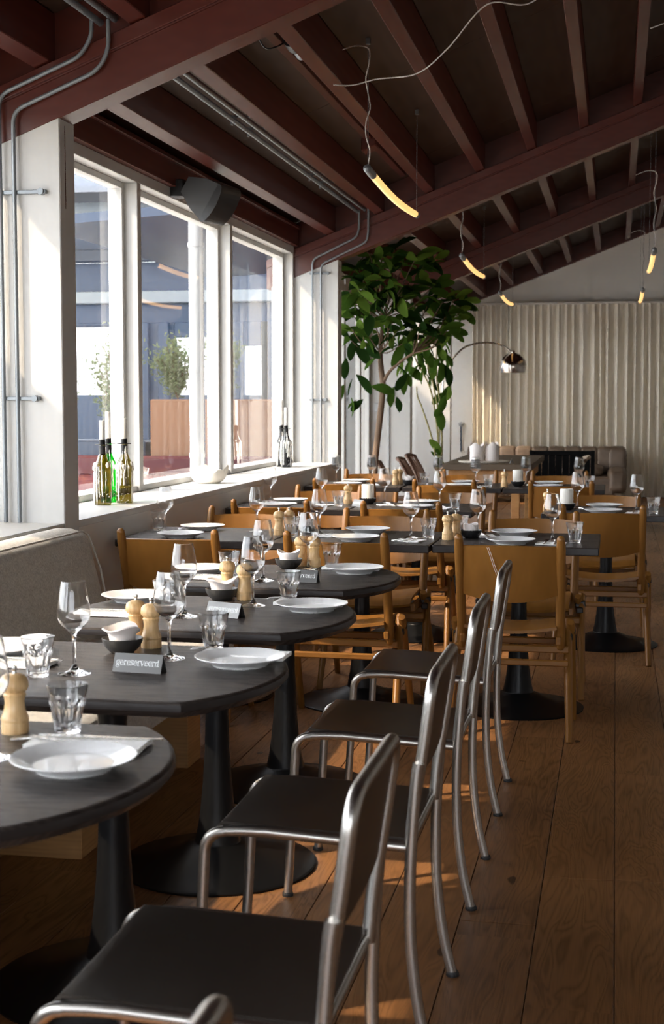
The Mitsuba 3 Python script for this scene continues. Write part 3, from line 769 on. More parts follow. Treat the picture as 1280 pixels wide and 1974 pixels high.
def sign_parts():
    L, hgt, d = .118, .040, .036
    prof = Polygon([(-d / 2, 0), (-.001, hgt), (.001, hgt), (d / 2, 0), (d / 2 - .0022, 0), (0, hgt - .0035), (-d / 2 + .0022, 0)])
    m = extr(prof, L)                       # profile in (y,z), along x
    m.apply_transform(np.array([[0, 0, 1, -L / 2], [1, 0, 0, 0], [0, 1, 0, 0], [0, 0, 0, 1.0]]))
    if m.volume < 0: m.invert()
    g, wd = word('gereserveerd', .0114)
    t = extr(g, .0006)
    t.apply_translation([-wd / 2, -.0052, 0])
    # lay on the front (-y) face: face runs from (y=-d/2,z=0) to (0,hgt)
    e = np.array([0, d / 2, hgt]); e /= np.linalg.norm(e); nrm = np.array([0, -hgt, d / 2]); nrm /= np.linalg.norm(nrm)
    tt = np.eye(4); tt[:3, 0] = [1, 0, 0]; tt[:3, 1] = e; tt[:3, 2] = nrm; tt[:3, 3] = np.array([0, -d / 4 - .0003, hgt / 2 - .0005])
    t.apply_transform(tt)
    return P(m, 'mat_sign_grey'), P(t, 'mat_sign_white')
sign_a, sign_t = sign_parts()
def fork():
    p = [sbox(-.0035, -.085, .0035, .01), Polygon([(-.0045, -.085), (.0045, -.085), (.0055, -.10), (-.0055, -.10)]), Polygon([(-.0032, .005), (.0032, .005), (.011, .045), (.0115, .055), (-.0115, .055), (-.011, .045)])]
    p += [sbox(x - .0016, .05, x + .0016, .092) for x in (-.0098, -.0033, .0033, .0098)]
    m = extr(unary_union(p).simplify(.0002), .0018)
    m = m.subdivide_to_size(.03) if False else m
    v = m.vertices; v[:, 2] += .006 * np.clip((v[:, 1] - .02) / .03, 0, 1) * (1 - np.clip((v[:, 1] - .05) / .06, 0, 1)) + .0022
    return P(m, 'mat_polished')
def knife():
    p = unary_union([sbox(-.0045, -.10, .0045, .01), Polygon([(-.0045, .01), (.0045, .01), (.009, .03), (.009, .09), (.004, .115), (-.006, .115), (-.0055, .03)])])
    m = extr(p, .0022); m.apply_translation([0, 0, .0012])
    return P(m, 'mat_polished')
fork_m, knife_m = fork(), knife()
def napkin(w, d, seed, th=.0048):
    r = np.random.default_rng(seed); ph = r.uniform(0, 6, 3)
    def fn(u, v):
        return (u - .5) * w, (v - .5) * d, th / 2 + .0018 + .0012 * np.sin(u * 5 + ph[0]) * np.sin(v * 4 + ph[1])
    return P(sheet(fn, 10, 6, th), 'mat_linen', smooth=40)
nap_long, nap_sq, nap_sm = napkin(.21, .085, 1, .009), napkin(.125, .10, 2), napkin(.085, .12, 3)

def jit(): return rng.uniform(-.06, .06)
def plate(x, y, l, g='white dinner plates on the tables', z=ZT):
    return put(thing('plate', l, 'plate', g), plate_m, M(x, y, z))
def wine(x, y, l, g='stemmed wine glasses on the tables'):
    return put(thing('wine_glass', l, 'wine glass', g), wine_m, M(x, y, ZT + .0002, rng.uniform(0, 6)))
def tumb(x, y, l, g='faceted water tumblers on the tables'):
    return put(thing('tumbler', l, 'glass', g), tum_m, M(x, y, ZT + .0002, rng.uniform(0, 6)))
def mill(x, y, l, pepper=True, g='turned maple mills on the tables'):
    t = thing('pepper_mill' if pepper else 'salt_mill', l, 'mill', g)
    add(mill_m, 'body', t, M(x, y, ZT, rng.uniform(0, 6)))
    add(knob_m, 'knob', t, M(x, y, ZT), 'small metal knob')
    return t
def bowlcandle(x, y, l, w, black=False, rz=0.0, kind='lump'):
    b = thing('candle_bowl', 'small ' + ('black' if black else 'dark grey') + ' bowl holding ' + l, 'bowl', 'small candle bowls on the tables')
    put(b, bowl_k if black else bowl_g, M(x, y, ZT))
    c = thing('candle', l[0].lower() + l[1:], 'candle', 'candles in small bowls on the tables')
    add({'lump': w, 'tea': tea_wax, 'pillar': pillar_candle}[kind], 'wax', c, M(x, y, ZT, rz))
    add(wick_m, 'wick', fresh_last(c, 'wax'), M(x, y, ZT + {'lump': .042, 'tea': .056, 'pillar': .110}[kind]))
def sign(x, y, rz, l):
    t = thing('reserved_sign', l, 'sign', 'small metal reserved signs')
    k = add(sign_a, 'tent', t, M(x, y, ZT, rz)); add(sign_t, 'lettering', k, M(x, y, ZT, rz), 'white letters reading gereserveerd')
def nap(x, y, rz, l, m=None, cut='fk', spread=.02, g='folded white napkins on the tables', cl=None):
    put(thing('napkin', l, 'napkin', g), m or nap_sq, M(x, y, ZT, rz))
    cl = cl or l
    long = m is nap_long
    for i, c in enumerate(cut):
        o = (-1 if i == 0 else 1) * spread * (1 if len(cut) > 1 else 0)
        a = rz + (PI / 2 if long else 0) + rng.uniform(-.06, .06)
        dx, dy = (-.04 if c == 'f' else .03, o) if long else (o, .0)
        X, Y = x + math.cos(rz) * dx - math.sin(rz) * dy, y + math.sin(rz) * dx + math.cos(rz) * dy
        put(thing('fork' if c == 'f' else 'knife', ('fork lying on the ' if c == 'f' else 'knife lying on the ') + cl, 'fork' if c == 'f' else 'knife', 'cutlery on the napkins'),
            fork_m if c == 'f' else knife_m, M(X, Y, ZT + (.0116 if long else .0075), a))

R2, R3, R4 = 'second round-ended table', 'third round-ended table', 'last round-ended table'
# first (nearest) table
plate(-.875, 2.205, 'white plate nearest the camera at the bottom left')
nap(-.905, 2.350, .03, 'folded white napkin behind the nearest plate', nap_long, 'fk')
tumb(-.985, 2.455, 'faceted tumbler behind the nearest plate')
mill(-1.078, 2.43, 'maple mill cut by the left edge of the picture', True)
wine(-1.045, 2.245, 'wine glass at the left edge of the picture on the nearest table')
# second table
tumb(-1.252, 2.95, f'faceted tumbler at the left edge on the {R2}')
plate(-1.44, 3.20, f'white plate by the bench on the {R2}')
nap(-1.37, 3.06, 0, f'napkin by the bench on the {R2}', nap_long, 'k')
wine(-1.182, 2.99, f'large wine glass in front of the bench on the {R2}')
wine(-1.03, 3.21, f'wine glass beside the reserved sign on the {R2}')
mill(-1.178, 3.40, f'maple pepper mill behind the candle on the {R2}', True)
mill(-1.122, 3.352, f'maple salt mill right of the candle bowl on the {R2}', False)
bowlcandle(-1.168, 3.27, f'melted pale pink candle on the {R2}', waxes[0], rz=2.9)
sign(-1.048, 3.045, -.09, 'grey metal sign reading gereserveerd, nearest and largest of the signs')
nap(-.86, 3.265, -.02, f'napkin half under the aisle plate on the {R2}', nap_long, 'f')
plate(-.845, 3.165, f'white plate on the aisle side of the {R2}')
tumb(-.967, 3.37, f'faceted tumbler behind the aisle plate on the {R2}')
# third table
plate(-1.43, 4.13, f'white plate by the bench on the {R3}')
nap(-1.40, 3.84, 0, f'napkin by the bench on the {R3}', nap_long, 'k')
tumb(-1.28, 3.96, f'faceted tumbler by the bench on the {R3}')
wine(-1.19, 3.85, f'wine glass on the bench side of the {R3}')
mill(-1.188, 4.30, f'maple pepper mill behind the candle on the {R3}', True)
mill(-1.112, 4.225, f'maple salt mill right of the candle bowl on the {R3}', False)
bowlcandle(-1.18, 4.205, f'white candle melted into two petals on the {R3}', waxes[1], rz=0.4)
sign(-1.08, 3.885, -.40, 'grey metal sign reading gereserveerd, turned to the right, second nearest')
wine(-1.054, 4.10, f'wine glass in front of the mills on the {R3}')
nap(-.89, 4.155, -.02, f'napkin half under the aisle plate on the {R3}', nap_long, 'f')
tumb(-.979, 4.25, f'faceted tumbler behind the aisle plate on the {R3}')
plate(-.862, 4.045, f'white plate on the aisle side of the {R3}')
# fourth table
plate(-1.44, 4.86, f'white plate by the bench on the {R4}')
nap(-1.40, 4.70, 0, f'napkin by the bench on the {R4}', nap_long, 'k')
tumb(-1.31, 4.77, f'faceted tumbler behind a pepper mill on the {R4}')
wine(-1.167, 4.68, f'wine glass on the bench side of the {R4}')
bowlcandle(-1.163, 5.05, f'white lopsided candle on the {R4}', waxes[2], rz=1.9)
mill(-1.135, 5.135, f'maple pepper mill behind the white candle on the {R4}', True)
mill(-1.083, 5.12, f'maple salt mill beside the wine glass on the {R4}', False)
wine(-1.083, 5.02, f'wine glass in front of the salt mill on the {R4}')
tumb(-1.015, 5.11, f'faceted tumbler behind the aisle plate on the {R4}')
sign(-1.035, 4.69, -.12, 'grey metal sign reading gereserveerd, partly behind a tumbler, farthest of the readable signs')
nap(-.93, 5.065, -.02, f'napkin half under the aisle plate on the {R4}', nap_long, '')
plate(-.905, 4.97, f'white plate on the aisle side of the {R4}')

A, B_, C_ = 'front square row', 'second square row', 'back square row'
# front square row
for x, w in ((-1.912, 'at the window end'), (-1.115, 'in the middle'), (-.44, 'at the aisle end')):
    plate(x + .008, 6.115, f'white plate on the near side of the {A}, {w}'); plate(x - .005, 6.505, f'white plate on the far side of the {A}, {w}')
tumb(-2.115, 6.44, f'faceted tumbler by the window wall, {A}'); wine(-2.06, 6.38, f'wine glass by the window wall, {A}')
nap(-1.985, 6.35, .25, f'napkin with fork by the window wall, {A}', nap_sm, 'f')
mill(-1.50, 6.32, f'maple pepper mill left of the white candle, {A}', True); mill(-1.462, 6.365, f'maple salt mill just behind the pepper mill, {A}', False)
tumb(-1.43, 6.27, f'faceted tumbler beside the pepper mill, {A}')
bowlcandle(-1.385, 6.42, f'tall white two-lobed candle, {A}', waxes[3], rz=.3)
wine(-1.64, 6.46, f'wine glass behind the round-ended table, {A}'); wine(-1.32, 6.36, f'wine glass right of the white candle, {A}')
nap(-1.27, 6.30, -.2, f'napkin right of the white candle, {A}', nap_sm, 'f')
nap(-.875, 6.14, -.25, f'napkin with fork and knife in the middle, {A}', nap_sq, 'fk')
wine(-.885, 6.27, f'wine glass behind the napkin in the middle, {A}'); tumb(-.81, 6.30, f'faceted tumbler left of the maple mills, {A}')
mill(-.719, 6.25, f'maple pepper mill at the table joint, {A}', True); mill(-.69, 6.315, f'maple salt mill behind the joint pepper mill, {A}', False)
tumb(-.685, 6.47, f'faceted tumbler behind the pink candle, {A}')
bowlcandle(-.626, 6.345, f'pale pink lit candle, {A}', None, black=True, kind='tea')
wine(-.61, 6.50, f'wine glass behind the pink candle, {A}'); nap(-.565, 6.40, .3, f'crumpled napkin right of the pink candle, {A}', nap_sm, 'f')
nap(-.262, 6.12, -.05, f'napkin at the aisle end, {A}', nap_sq, 'fk'); wine(-.262, 6.25, f'wine glass at the aisle end, {A}'); tumb(-.165, 6.22, f'faceted tumbler at the aisle end, {A}')
# second square row
for x, w in ((-1.905, 'at the window end'), (-1.112, 'right of the tall candle')):
    plate(x + .008, 7.985, f'white plate on the near side of the {B_}, {w}'); plate(x - .01, 8.375, f'white plate on the far side of the {B_}, {w}')
tumb(-2.125, 8.40, f'faceted tumbler by the window wall, {B_}'); wine(-2.05, 8.42, f'wine glass by the window wall, {B_}')
nap(-2.02, 8.20, .3, f'napkin with fork by the window wall, {B_}', nap_sm, 'f')
wine(-1.73, 8.40, f'wine glass on the window table, {B_}'); nap(-1.66, 8.14, -.4, f'napkin on the window table, {B_}', nap_sm, '')
tumb(-1.575, 8.13, f'faceted tumbler left of the pillar candle, {B_}'); mill(-1.555, 8.33, f'maple mill left of the pillar candle, {B_}', True)
bowlcandle(-1.435, 8.33, f'white pillar candle at the table joint, {B_}', None, black=True, kind='pillar')
sign(-1.452, 8.13, -.9, 'dark reserved sign in front of the white pillar candle')
wine(-1.35, 8.42, f'wine glass right of the pillar candle, {B_}'); nap(-1.31, 8.22, .4, f'napkin right of the pillar candle, {B_}', nap_sm, 'f')
wine(-.99, 8.18, f'wine glass near the table end, {B_}'); nap(-.955, 8.04, -.2, f'napkin near the table end, {B_}', nap_sm, ''); tumb(-.885, 8.04, f'faceted tumbler near the table end, {B_}')
# single table on the right
BP = 'single table on the right'
plate(-.06, 7.885, f'white plate on the near side of the {BP}'); plate(-.055, 8.275, f'white plate on the far side of the {BP}')
mill(-.362, 7.95, f'maple mill on the {BP}', True); bowlcandle(-.262, 8.10, f'white pillar candle on the {BP}', None, black=True, kind='pillar')
wine(-.205, 8.20, f'wine glass behind the pillar candle on the {BP}')
nap(.105, 7.89, -.1, f'napkin on the {BP}', nap_sm, 'f'); wine(.12, 8.0, f'wine glass at the outer end of the {BP}'); tumb(.21, 7.93, f'faceted tumbler at the outer end of the {BP}')
# back square row
for x, w in ((-1.895, 'at the window end'), (-1.075, 'in the middle'), (-.465, 'at the aisle end')):
    plate(x + .005, 10.115, f'white plate on the near side of the {C_}, {w}'); plate(x - .005, 10.51, f'white plate on the far side of the {C_}, {w}')
wine(-2.03, 10.40, f'wine glass by the window wall, {C_}'); tumb(-2.13, 10.22, f'faceted tumbler by the window wall, {C_}')
wine(-1.765, 10.42, f'wine glass in front of the tree trunk, {C_}'); nap(-1.72, 10.2, .3, f'napkin in front of the tree trunk, {C_}', nap_sm, '')
mill(-1.57, 10.30, f'maple pepper mill left of the candle, {C_}', True); mill(-1.55, 10.37, f'maple salt mill left of the candle, {C_}', False)
bowlcandle(-1.468, 10.30, f'low white candle, {C_}', waxes[2], black=True, rz=1.0)
tumb(-1.36, 10.33, f'faceted tumbler right of the low candle, {C_}'); wine(-1.275, 10.45, f'wine glass below the brown chairs, {C_}')
wine(-.98, 10.24, f'wine glass in front of the long table, {C_}'); tumb(-.88, 10.16, f'faceted tumbler at the right joint, {C_}'); nap(-.94, 10.08, .2, f'napkin at the right joint, {C_}', nap_sm, 'f')
mill(-.77, 10.2, f'maple mill beside the pillar candle, {C_}', True); bowlcandle(-.68, 10.28, f'white pillar candle at the right joint, {C_}', None, black=True, kind='pillar')
wine(-.63, 10.38, f'wine glass right of the pillar candle, {C_}'); wine(-.25, 10.35, f'wine glass at the aisle end, {C_}'); tumb(-.17, 10.14, f'faceted tumbler at the aisle end, {C_}')
nap(-.25, 10.16, .1, f'napkin at the aisle end, {C_}', nap_sm, '')

# ================================================================== ON THE WINDOW SILL
def bottle_prof(h=.29, r=.041):
    return [(0, .004), (r * .7, .002), (r * .93, 0), (r, .006), (r, .168), (r * .985, .180), (r * .86, .198), (r * .62, .218), (.0155, .243), (.0142, .262), (.0140, h - .012), (.0158, h - .010), (.0158, h), (.009, h)]
def drips(seed, h, r, n=30, heavy=1.0):
    rr = np.random.default_rng(seed); prof = np.array(bottle_prof(h, r)[3:-2])
    ms = []
    for i in range(n):
        a = rr.uniform(0, 2 * PI); z1 = rr.uniform(.19, h - .01) if rr.random() < .5 else rr.uniform(.15, .21); z0 = max(.004, z1 - rr.uniform(.04, .2))
        zz = np.linspace(z0, z1, 9); rad = np.interp(zz, prof[:, 1], prof[:, 0]) + .0005
        aa = a + np.cumsum(rr.normal(0, .03, 9))
        ms.append(tube(np.column_stack([rad * np.cos(aa), rad * np.sin(aa), zz]), heavy * rr.uniform(.0014, .0030) * (1 + .5 * rr.random(9)) * np.linspace(1.15, .8, 9), 6))
    for i in range(14):
        a = rr.uniform(0, 2 * PI); z = rr.uniform(.165, .2); b = trimesh.creation.icosphere(subdivisions=1, radius=heavy * rr.uniform(.005, .010))
        R = np.interp(z, prof[:, 1], prof[:, 0]); b.apply_scale([1, 1, 1.6]); b.apply_translation([R * math.cos(a), R * math.sin(a), z]); ms.append(b)
    for i in range(90):
        a = rr.uniform(0, 2 * PI); z = rr.uniform(.005, .17); b = trimesh.creation.icosphere(subdivisions=1, radius=rr.uniform(.0012, .003)); R = r
        b.apply_translation([R * math.cos(a), R * math.sin(a), z]); ms.append(b)
    return cat(ms)
def bottle_candle(x, y, z, glass, ch, l, lc, seed, rz=0, h=.29, heavy=1.0):
    t = thing('wine_bottle', l, 'bottle', 'wax-covered bottles used as candlesticks')
    add(P(lathe(bottle_prof(h), 36), glass, smooth=40), 'bottle_glass', t, M(x, y, z, rz))
    add(P(drips(seed, h, .041, heavy=heavy), 'mat_candle', smooth=60), 'wax_drips', t, M(x, y, z, rz), 'white wax drips')
    add(P(lathe([(.0145, h - .05), (.0152, h - .05), (.0162, h - .004), (.0145, h - .004)], 24), 'mat_black_plastic', smooth=40), 'neck_foil', t, M(x, y, z))
    c = thing('candle', lc, 'candle', 'candles standing in the wax-covered bottles')
    add(P(cat(lathe([(0, h), (.034, h), (.036, h + .002), (.034, h + .0035), (.0145, h + .0035), (.0145, h + .026), (0, h + .026)], 30)), 'mat_black_iron', smooth=30), 'holder', c, M(x, y, z), 'dark metal cup with drip plate')
    add(P(lathe([(0, h + .025), (.0135, h + .025), (.0135, h + ch), (.0115, h + ch + .002), (0, h + ch - .001)], 20), 'mat_candle', smooth=40), 'wax', c, M(x, y, z))
    add(wick_m, 'wick', c, M(x, y, z + h + ch - .001))
ZS = .86
bottle_candle(-2.42, 6.52, ZS, 'mat_bottle_olive', .115, 'olive wine bottle streaked with white wax, left of the pair on the near sill', 'short white candle in the left olive bottle', 11)
bottle_candle(-2.362, 6.67, ZS, 'mat_bottle_olive', .125, 'olive wine bottle with long bare neck, right of the pair on the near sill', 'white candle in the right olive bottle', 12)
bottle_candle(-2.455, 6.70, ZS, 'mat_bottle_green', .155, 'bright green bottle standing behind the two olive bottles', 'tall white candle in the green bottle', 13, heavy=.8)
bottle_candle(-2.44, 10.52, ZS, 'mat_bottle_black', .16, 'black wine bottle with white wax streaks on the far sill', 'white candle in the front black bottle on the far sill', 14)
bottle_candle(-2.50, 10.62, ZS, 'mat_bottle_black', .215, 'dark bottle half hidden behind the front black bottle on the far sill', 'tallest white candle on the far sill', 15)
def wax_bowl():
    prof = [(0, 0), (.06, 0), (.085, .012), (.100, .035), (.106, .06), (.108, .085), (.104, .088), (.098, .070), (.088, .045), (.06, .026), (0, .022)]
    def fn(R, Z, A):
        k = np.clip(Z / .085, 0, 1)
        return R * (1 + .10 * k * np.sin(2 * A + .6) + .06 * k * np.sin(5 * A)), Z * (1 + .18 * np.sin(3 * A + 1.2) * k + .1 * np.sin(7 * A) * k)
    return lathe(prof, 60, fn=fn)
put(thing('wax_bowl', 'large cream wax bowl with a wavy rim on the window sill', 'bowl'), P(wax_bowl(), 'mat_candle', smooth=50), M(-2.43, 8.38, ZS))
vk = thing('floor_vent', 'flat grey vent slots set in the window sill', 'vent') if False else None

# ================================================================== CONDUITS, SPEAKER, CEILING FITTINGS
def pipe(pts, l, r=.0088, fil=.05):
    return put(thing('conduit', l, 'pipe', 'galvanised steel conduits'), P(tube(fillet(pts, fil, 7), r, 10), 'mat_zinc', smooth=40))
yp = 5.475
pipe([(-2.392, yp, .862), (-2.392, yp, 2.52), (-2.03, yp, 2.665), (-1.985, yp, 2.74), (-1.985, yp, 2.86)], 'galvanised conduit on the near pillar, bent along the girder, right one')
pipe([(-2.452, yp, .862), (-2.452, yp, 2.585), (-2.10, yp, 2.725), (-2.055, yp, 2.80), (-2.055, yp, 2.86)], 'galvanised conduit on the near pillar, left one at the edge of the picture')
yq = 11.352
pipe([(-2.412, yq, .862), (-2.412, yq, 2.495), (-2.05, yq, 2.665), (-2.03, yq, 2.74), (-2.03, yq, 2.875)], 'galvanised conduit on the middle pillar, left one')
pipe([(-2.342, yq, .862), (-2.342, yq, 2.455), (-1.97, yq, 2.625), (-1.955, yq, 2.70), (-1.955, yq, 2.90)], 'galvanised conduit on the middle pillar, right one')
for x, z, l in ((-2.045, 2.868, 'long conduit slung under the ceiling beside a joist, left one'), (-1.985, 2.880, 'long conduit slung under the ceiling beside a joist, right one')):
    pipe([(x, 0.5, z), (x, 11.34, z)], l, .0145)
for y, w in ((4.0, 'in front of the near girder'), (7.6, 'nearer one of the first pair behind the near girder'), (7.95, 'farther one of the first pair behind the near girder'), (9.6, 'nearer one of the second pair'), (9.95, 'farther one of the second pair, close to the middle pillar')):
    c = thing('pipe_clamp', 'clamp on the ceiling conduits, ' + w, 'clamp', 'clamps on the ceiling conduits')
    put(c, P(cat(bx(-2.066, -1.905, y, y + .022, 2.888, 2.90, .002), bx(-2.066, -2.058, y, y + .022, 2.85, 2.89)), 'mat_zinc'))
for (x0, x1, y, z, l) in ((-2.46, -2.26, 5.484, 2.20, 'conduit bracket high on the near pillar'), (-2.46, -2.30, 5.484, 1.37, 'conduit bracket low on the near pillar'),
                       (-2.44, -2.27, 11.362, 2.385, 'conduit bracket high on the middle pillar'), (-2.44, -2.29, 11.362, 1.37, 'conduit bracket low on the middle pillar')):
    put(thing('pipe_bracket', l, 'bracket', 'conduit brackets on the pillars'), P(cat(bx(x0, x1, y - .004, y + .016, z - .008, z + .008, .002), tube([(x1 - .02, y + .018, z), (x1 - .02, y - .014, z)], .013, 10)), 'mat_zinc'))

# loudspeaker
sp = thing('loudspeaker', 'black wedge loudspeaker on a bracket above the windows', 'speaker')
prof = [(-.14, -.055), (-.14, .055), (-.02, .10), (.085, .125)]
side = Polygon([(-.13, -.05), (-.13, .05), (-.02, .10), (.075, .118)] + [(.075 + .030 * math.cos(t), .118 * math.sin(t)) for t in np.linspace(PI / 2 - .15, -PI / 2 + .15, 12)] + [(.075, -.118), (-.02, -.10)])
gr = Polygon([(.070, -.119), (.070, .119)] + [(.085 + .038 * math.cos(t), .121 * math.sin(t)) for t in np.linspace(PI / 2 - .1, -PI / 2 + .1, 14)])
def spk(poly, w, v0=0):
    m = extr(poly, w); m.apply_translation([0, 0, -w / 2])
    m.apply_transform(np.array([[1, 0, 0, 0], [0, 0, -1, 0], [0, 1, 0, 0], [0, 0, 0, 1.0]]))
    if m.volume < 0: m.invert()
    return m
ST = T4().translate([-2.345, 8.16, 2.545]).rotate([0, 0, 1], -16).rotate([0, 1, 0], 34).scale(1.0)
add(P(spk(side, .21), 'mat_speaker_grey'), 'cabinet', sp, ST); add(P(spk(gr, .218), 'mat_black_plastic'), 'grille', sp, ST)
add(P(cat(tube([(-2.345, 8.12, 2.60), (-2.43, 8.13, 2.60)], .048, 20), tube([(-2.42, 8.14, 2.60), (-2.50, 8.16, 2.60)], .03, 14), bx(-2.572, -2.49, 8.10, 8.22, 2.55, 2.65, .004)), 'mat_black_plastic', smooth=40), 'bracket', sp)

# power rail with boxes and small spotlight on the ceiling
rl = thing('cable_rail', 'dark red cable rail with junction boxes on the ceiling', 'rail')
xr = -1.655
add(P(shear(bx(xr - .02, xr + .02, 1.0, 11.2, 2.895, 2.926, .002)), 'mat_red_wood'), 'rail', rl)
for y in (6.35, 9.6):
    add(P(shear(bx(xr - .05, xr + .05, y, y + .16, 2.84, 2.926, .006)), 'mat_red_wood'), 'junction_box', rl)
sl_ = thing('spotlight', 'small black and steel cylinder lamp hanging beside a ceiling joist', 'lamp')
zs_ = 2.83 + SL * (-1.50 + 2.21)
add(P(tube([(-1.53, 6.72, zs_ - .03), (-1.53, 6.82, zs_ - .04)], .045, 20), 'mat_black_plastic', smooth=40), 'body', sl_)
add(P(tube([(-1.53, 6.82, zs_ - .04), (-1.53, 6.95, zs_ - .055)], .030, 20), 'mat_zinc', smooth=40), 'sleeve', sl_)
add(P(tube(smooth_path([(-1.655, 6.5, zs_ - .03), (-1.62, 6.56, zs_ - .11), (-1.58, 6.64, zs_ - .09), (-1.545, 6.71, zs_ - .045)], 5), .004, 6), 'mat_black_plastic'), 'lead', sl_)
add(P(bx(-1.545, -1.515, 6.76, 6.79, zs_ - .005, zs_ + .10 + .0, .002), 'mat_black_plastic'), 'bracket', sl_)

# pendant tube lamps
def pendant(x, y0, y1, l, cord=True):
    t = thing('tube_pendant', l, 'lamp', 'glowing tube pendants')
    z = 2.588
    n = 24; u = np.linspace(0, 1, n)
    path = np.column_stack([np.full(n, x), y0 + (y1 - y0) * u, z - .030 * np.sin(PI * u)])
    k0, k1 = int(n * .09), n - 2
    s = P(tube(path[k0:k1 + 1], .0205, 14), 'mat_lamp', smooth=60)
    s['emitter'] = {'type': 'area', 'radiance': rgb(*LAMP)}
    add(s, 'glowing_tube', t)
    add(P(tube(path[:k0 + 1], .0225, 14, round_end=True), 'mat_zinc', smooth=60), 'end_cap', t)
    add(P(tube(path[k1:], .0225, 14, round_end=True), 'mat_zinc', smooth=60), 'end_cap', t)
    zc = 2.922 + SL * (x + 2.21)
    for yy in (y0 + .02, y1 - .02):
        add(P(cat(tube([(x, yy, z + .02), (x, yy, zc)], .0016, 5), bx(x - .012, x + .012, yy - .012, yy + .012, zc - .03, zc + .003, .002)), 'mat_zinc'), 'suspension_wire', t)
    if cord:
        r = np.random.default_rng(int(100 * y0))
        zz = np.linspace(z + .02, min(z + .62, zc - .05), 9)
        pts = [(x + .012 * math.sin(i * 1.9), y0 + .01 + .014 * math.cos(i * 1.3), q) for i, q in enumerate(zz)]
        top = zz[-1]
        pts += [(x - .06, y0 - .02, top + .015), (x - .16, y0 - .05, top - .02)]
        add(P(tube(smooth_path(pts, 6), .0034, 6), 'mat_cord', smooth=40), 'twisted_cord', t)
LAMP = tuple(v / 2 ** exposure for v in (1.3, 0.68, 0.23))
mat('lamp', princ((0.8, 0.6, 0.35), 0.5))
PEN = [(-1.31, 7.57, 9.50, 'glowing tube pendant nearest the camera, above the square tables'), (-1.30, 12.2, 14.3, 'glowing tube pendant right of the tree crown'), (-1.31, 16.4, 18.45, 'small glowing tube pendant in front of the curtain top'),
       (.30, 7.4, 9.36, 'glowing tube pendant cut by the right edge of the picture'), (.29, 12.05, 14.05, 'upper glowing tube pendant on the right against the grey wall'), (.275, 16.2, 18.25, 'lower glowing tube pendant on the right in front of the curtain top')]
for p in PEN: pendant(*p)
# loose cable swagged under the joists
def swag(pts, l): return put(thing('power_cable', l, 'cable', 'thin cables swagged under the roof joists'), P(tube(smooth_path(pts, 10), .0036, 6), 'mat_cord', smooth=40))
zj = lambda x, d=0: 2.722 + SL * (x + 2.21) - d
swag([(-1.47, 7.45, zj(-1.47)), (-1.38, 7.5, zj(-1.38, .03)), (-1.25, 7.52, zj(-1.25, .05)), (-1.03, 7.45, zj(-1.03, .13)), (-.86, 7.35, zj(-.86, .10)), (-.655, 7.25, zj(-.655)), (-.45, 7.3, zj(-.45, .07)), (-.255, 7.2, zj(-.255, .02)), (.13, 7.0, zj(.13))], 'thin cable swagged from the nearest pendant to the right')
swag([(-1.05, 12.15, zj(-1.05)), (-.85, 12.1, zj(-.85, .08)), (-.655, 12.0, zj(-.655)), (-.45, 12.0, zj(-.45, .08)), (-.255, 12.0, zj(-.255)), (-.05, 12.0, zj(-.05, .07)), (.15, 12, zj(.15))], 'thin cable swagged behind the middle girder')
swag([(-1.30, 16.3, zj(-1.30)), (-1.05, 16.2, zj(-1.05, .07)), (-.655, 16.2, zj(-.655)), (-.255, 16.2, zj(-.255, .05)), (.15, 16.2, zj(.15))], 'thin cable swagged near the curtain wall')

# ================================================================== TREE, PLANT
def leaf_mesh(L, W, droop, fold):
    n = 9
    t = np.array([0, .1, .25, .42, .6, .76, .88, .96, 1.0])
    w = W / 2 * np.sin(PI * np.clip(t, 0.0, 1) ** 1.25) ** 0.62 * np.where(t > .999, 0, 1)
    w[0] = .003; w[-1] = .001
    x = t * L; z = -droop * L * t ** 2
    v = []
    for i in range(n): v += [(x[i], -w[i], z[i] + fold * w[i]), (x[i], 0, z[i]), (x[i], w[i], z[i] + fold * w[i])]
    f = []
    for i in range(n - 1):
        a = 3 * i
        f += [(a, a + 3, a + 4), (a, a + 4, a + 1), (a + 1, a + 4, a + 5), (a + 1, a + 5, a + 2)]
    return trimesh.Trimesh(v, f, process=False)
def leafset(k, lo, hi, wr):
    out = []
    for i in range(k):
        L = lo + (hi - lo) * (i + .5) / k
        out.append([P(leaf_mesh(L, L * wr, .10 + .22 * (i % 3) / 2, .35), m, smooth=True) for m in ('mat_leaf', 'mat_leaf_dark', 'mat_leaf_light')])
    return out
LS = leafset(3, .14, .24, .45)
def orient(p, d, roll=0.0):
    d = np.asarray(d, float); d /= np.linalg.norm(d)
    up = np.array([0, 0, 1.0]); y = np.cross(up, d)
    if np.linalg.norm(y) < 1e-3: y = np.array([0, 1.0, 0])
    y /= np.linalg.norm(y); z = np.cross(d, y)
    y2 = y * math.cos(roll) + z * math.sin(roll); z2 = np.cross(d, y2)
    m = np.eye(4); m[:3, 0], m[:3, 1], m[:3, 2], m[:3, 3] = d, y2, z2, p
    return T4(m.tolist())
def wp(px, py, y):
    """a point of the tree from its place in a tree-sized sketch (pixels of the photo at depth y)"""
    k = y / 2750.0
    # camera rotation folded in
    c = np.array([(px - 640), -(py - 987), 2750.0])
    R = np.stack([np.array([0.98089825, 0.19393517 * 1.0, 0]), ]) if False else None
    r_ = np.cross(fwd, upv); r = c[0] * r_ + c[1] * upv + c[2] * fwd
    return np.array([0, 0, CAM_H]) + r * (y / r[1])
def put_leaf(tr, p, d, rg, small=False):
    s = LS[rg.integers(0, 3)]; u = rg.random()
    sh = s[0] if u < .5 else s[1] if u < .82 else s[2]
    add(sh, 'leaf', tr, orient(p, d, rg.uniform(-1.4, 1.4)))
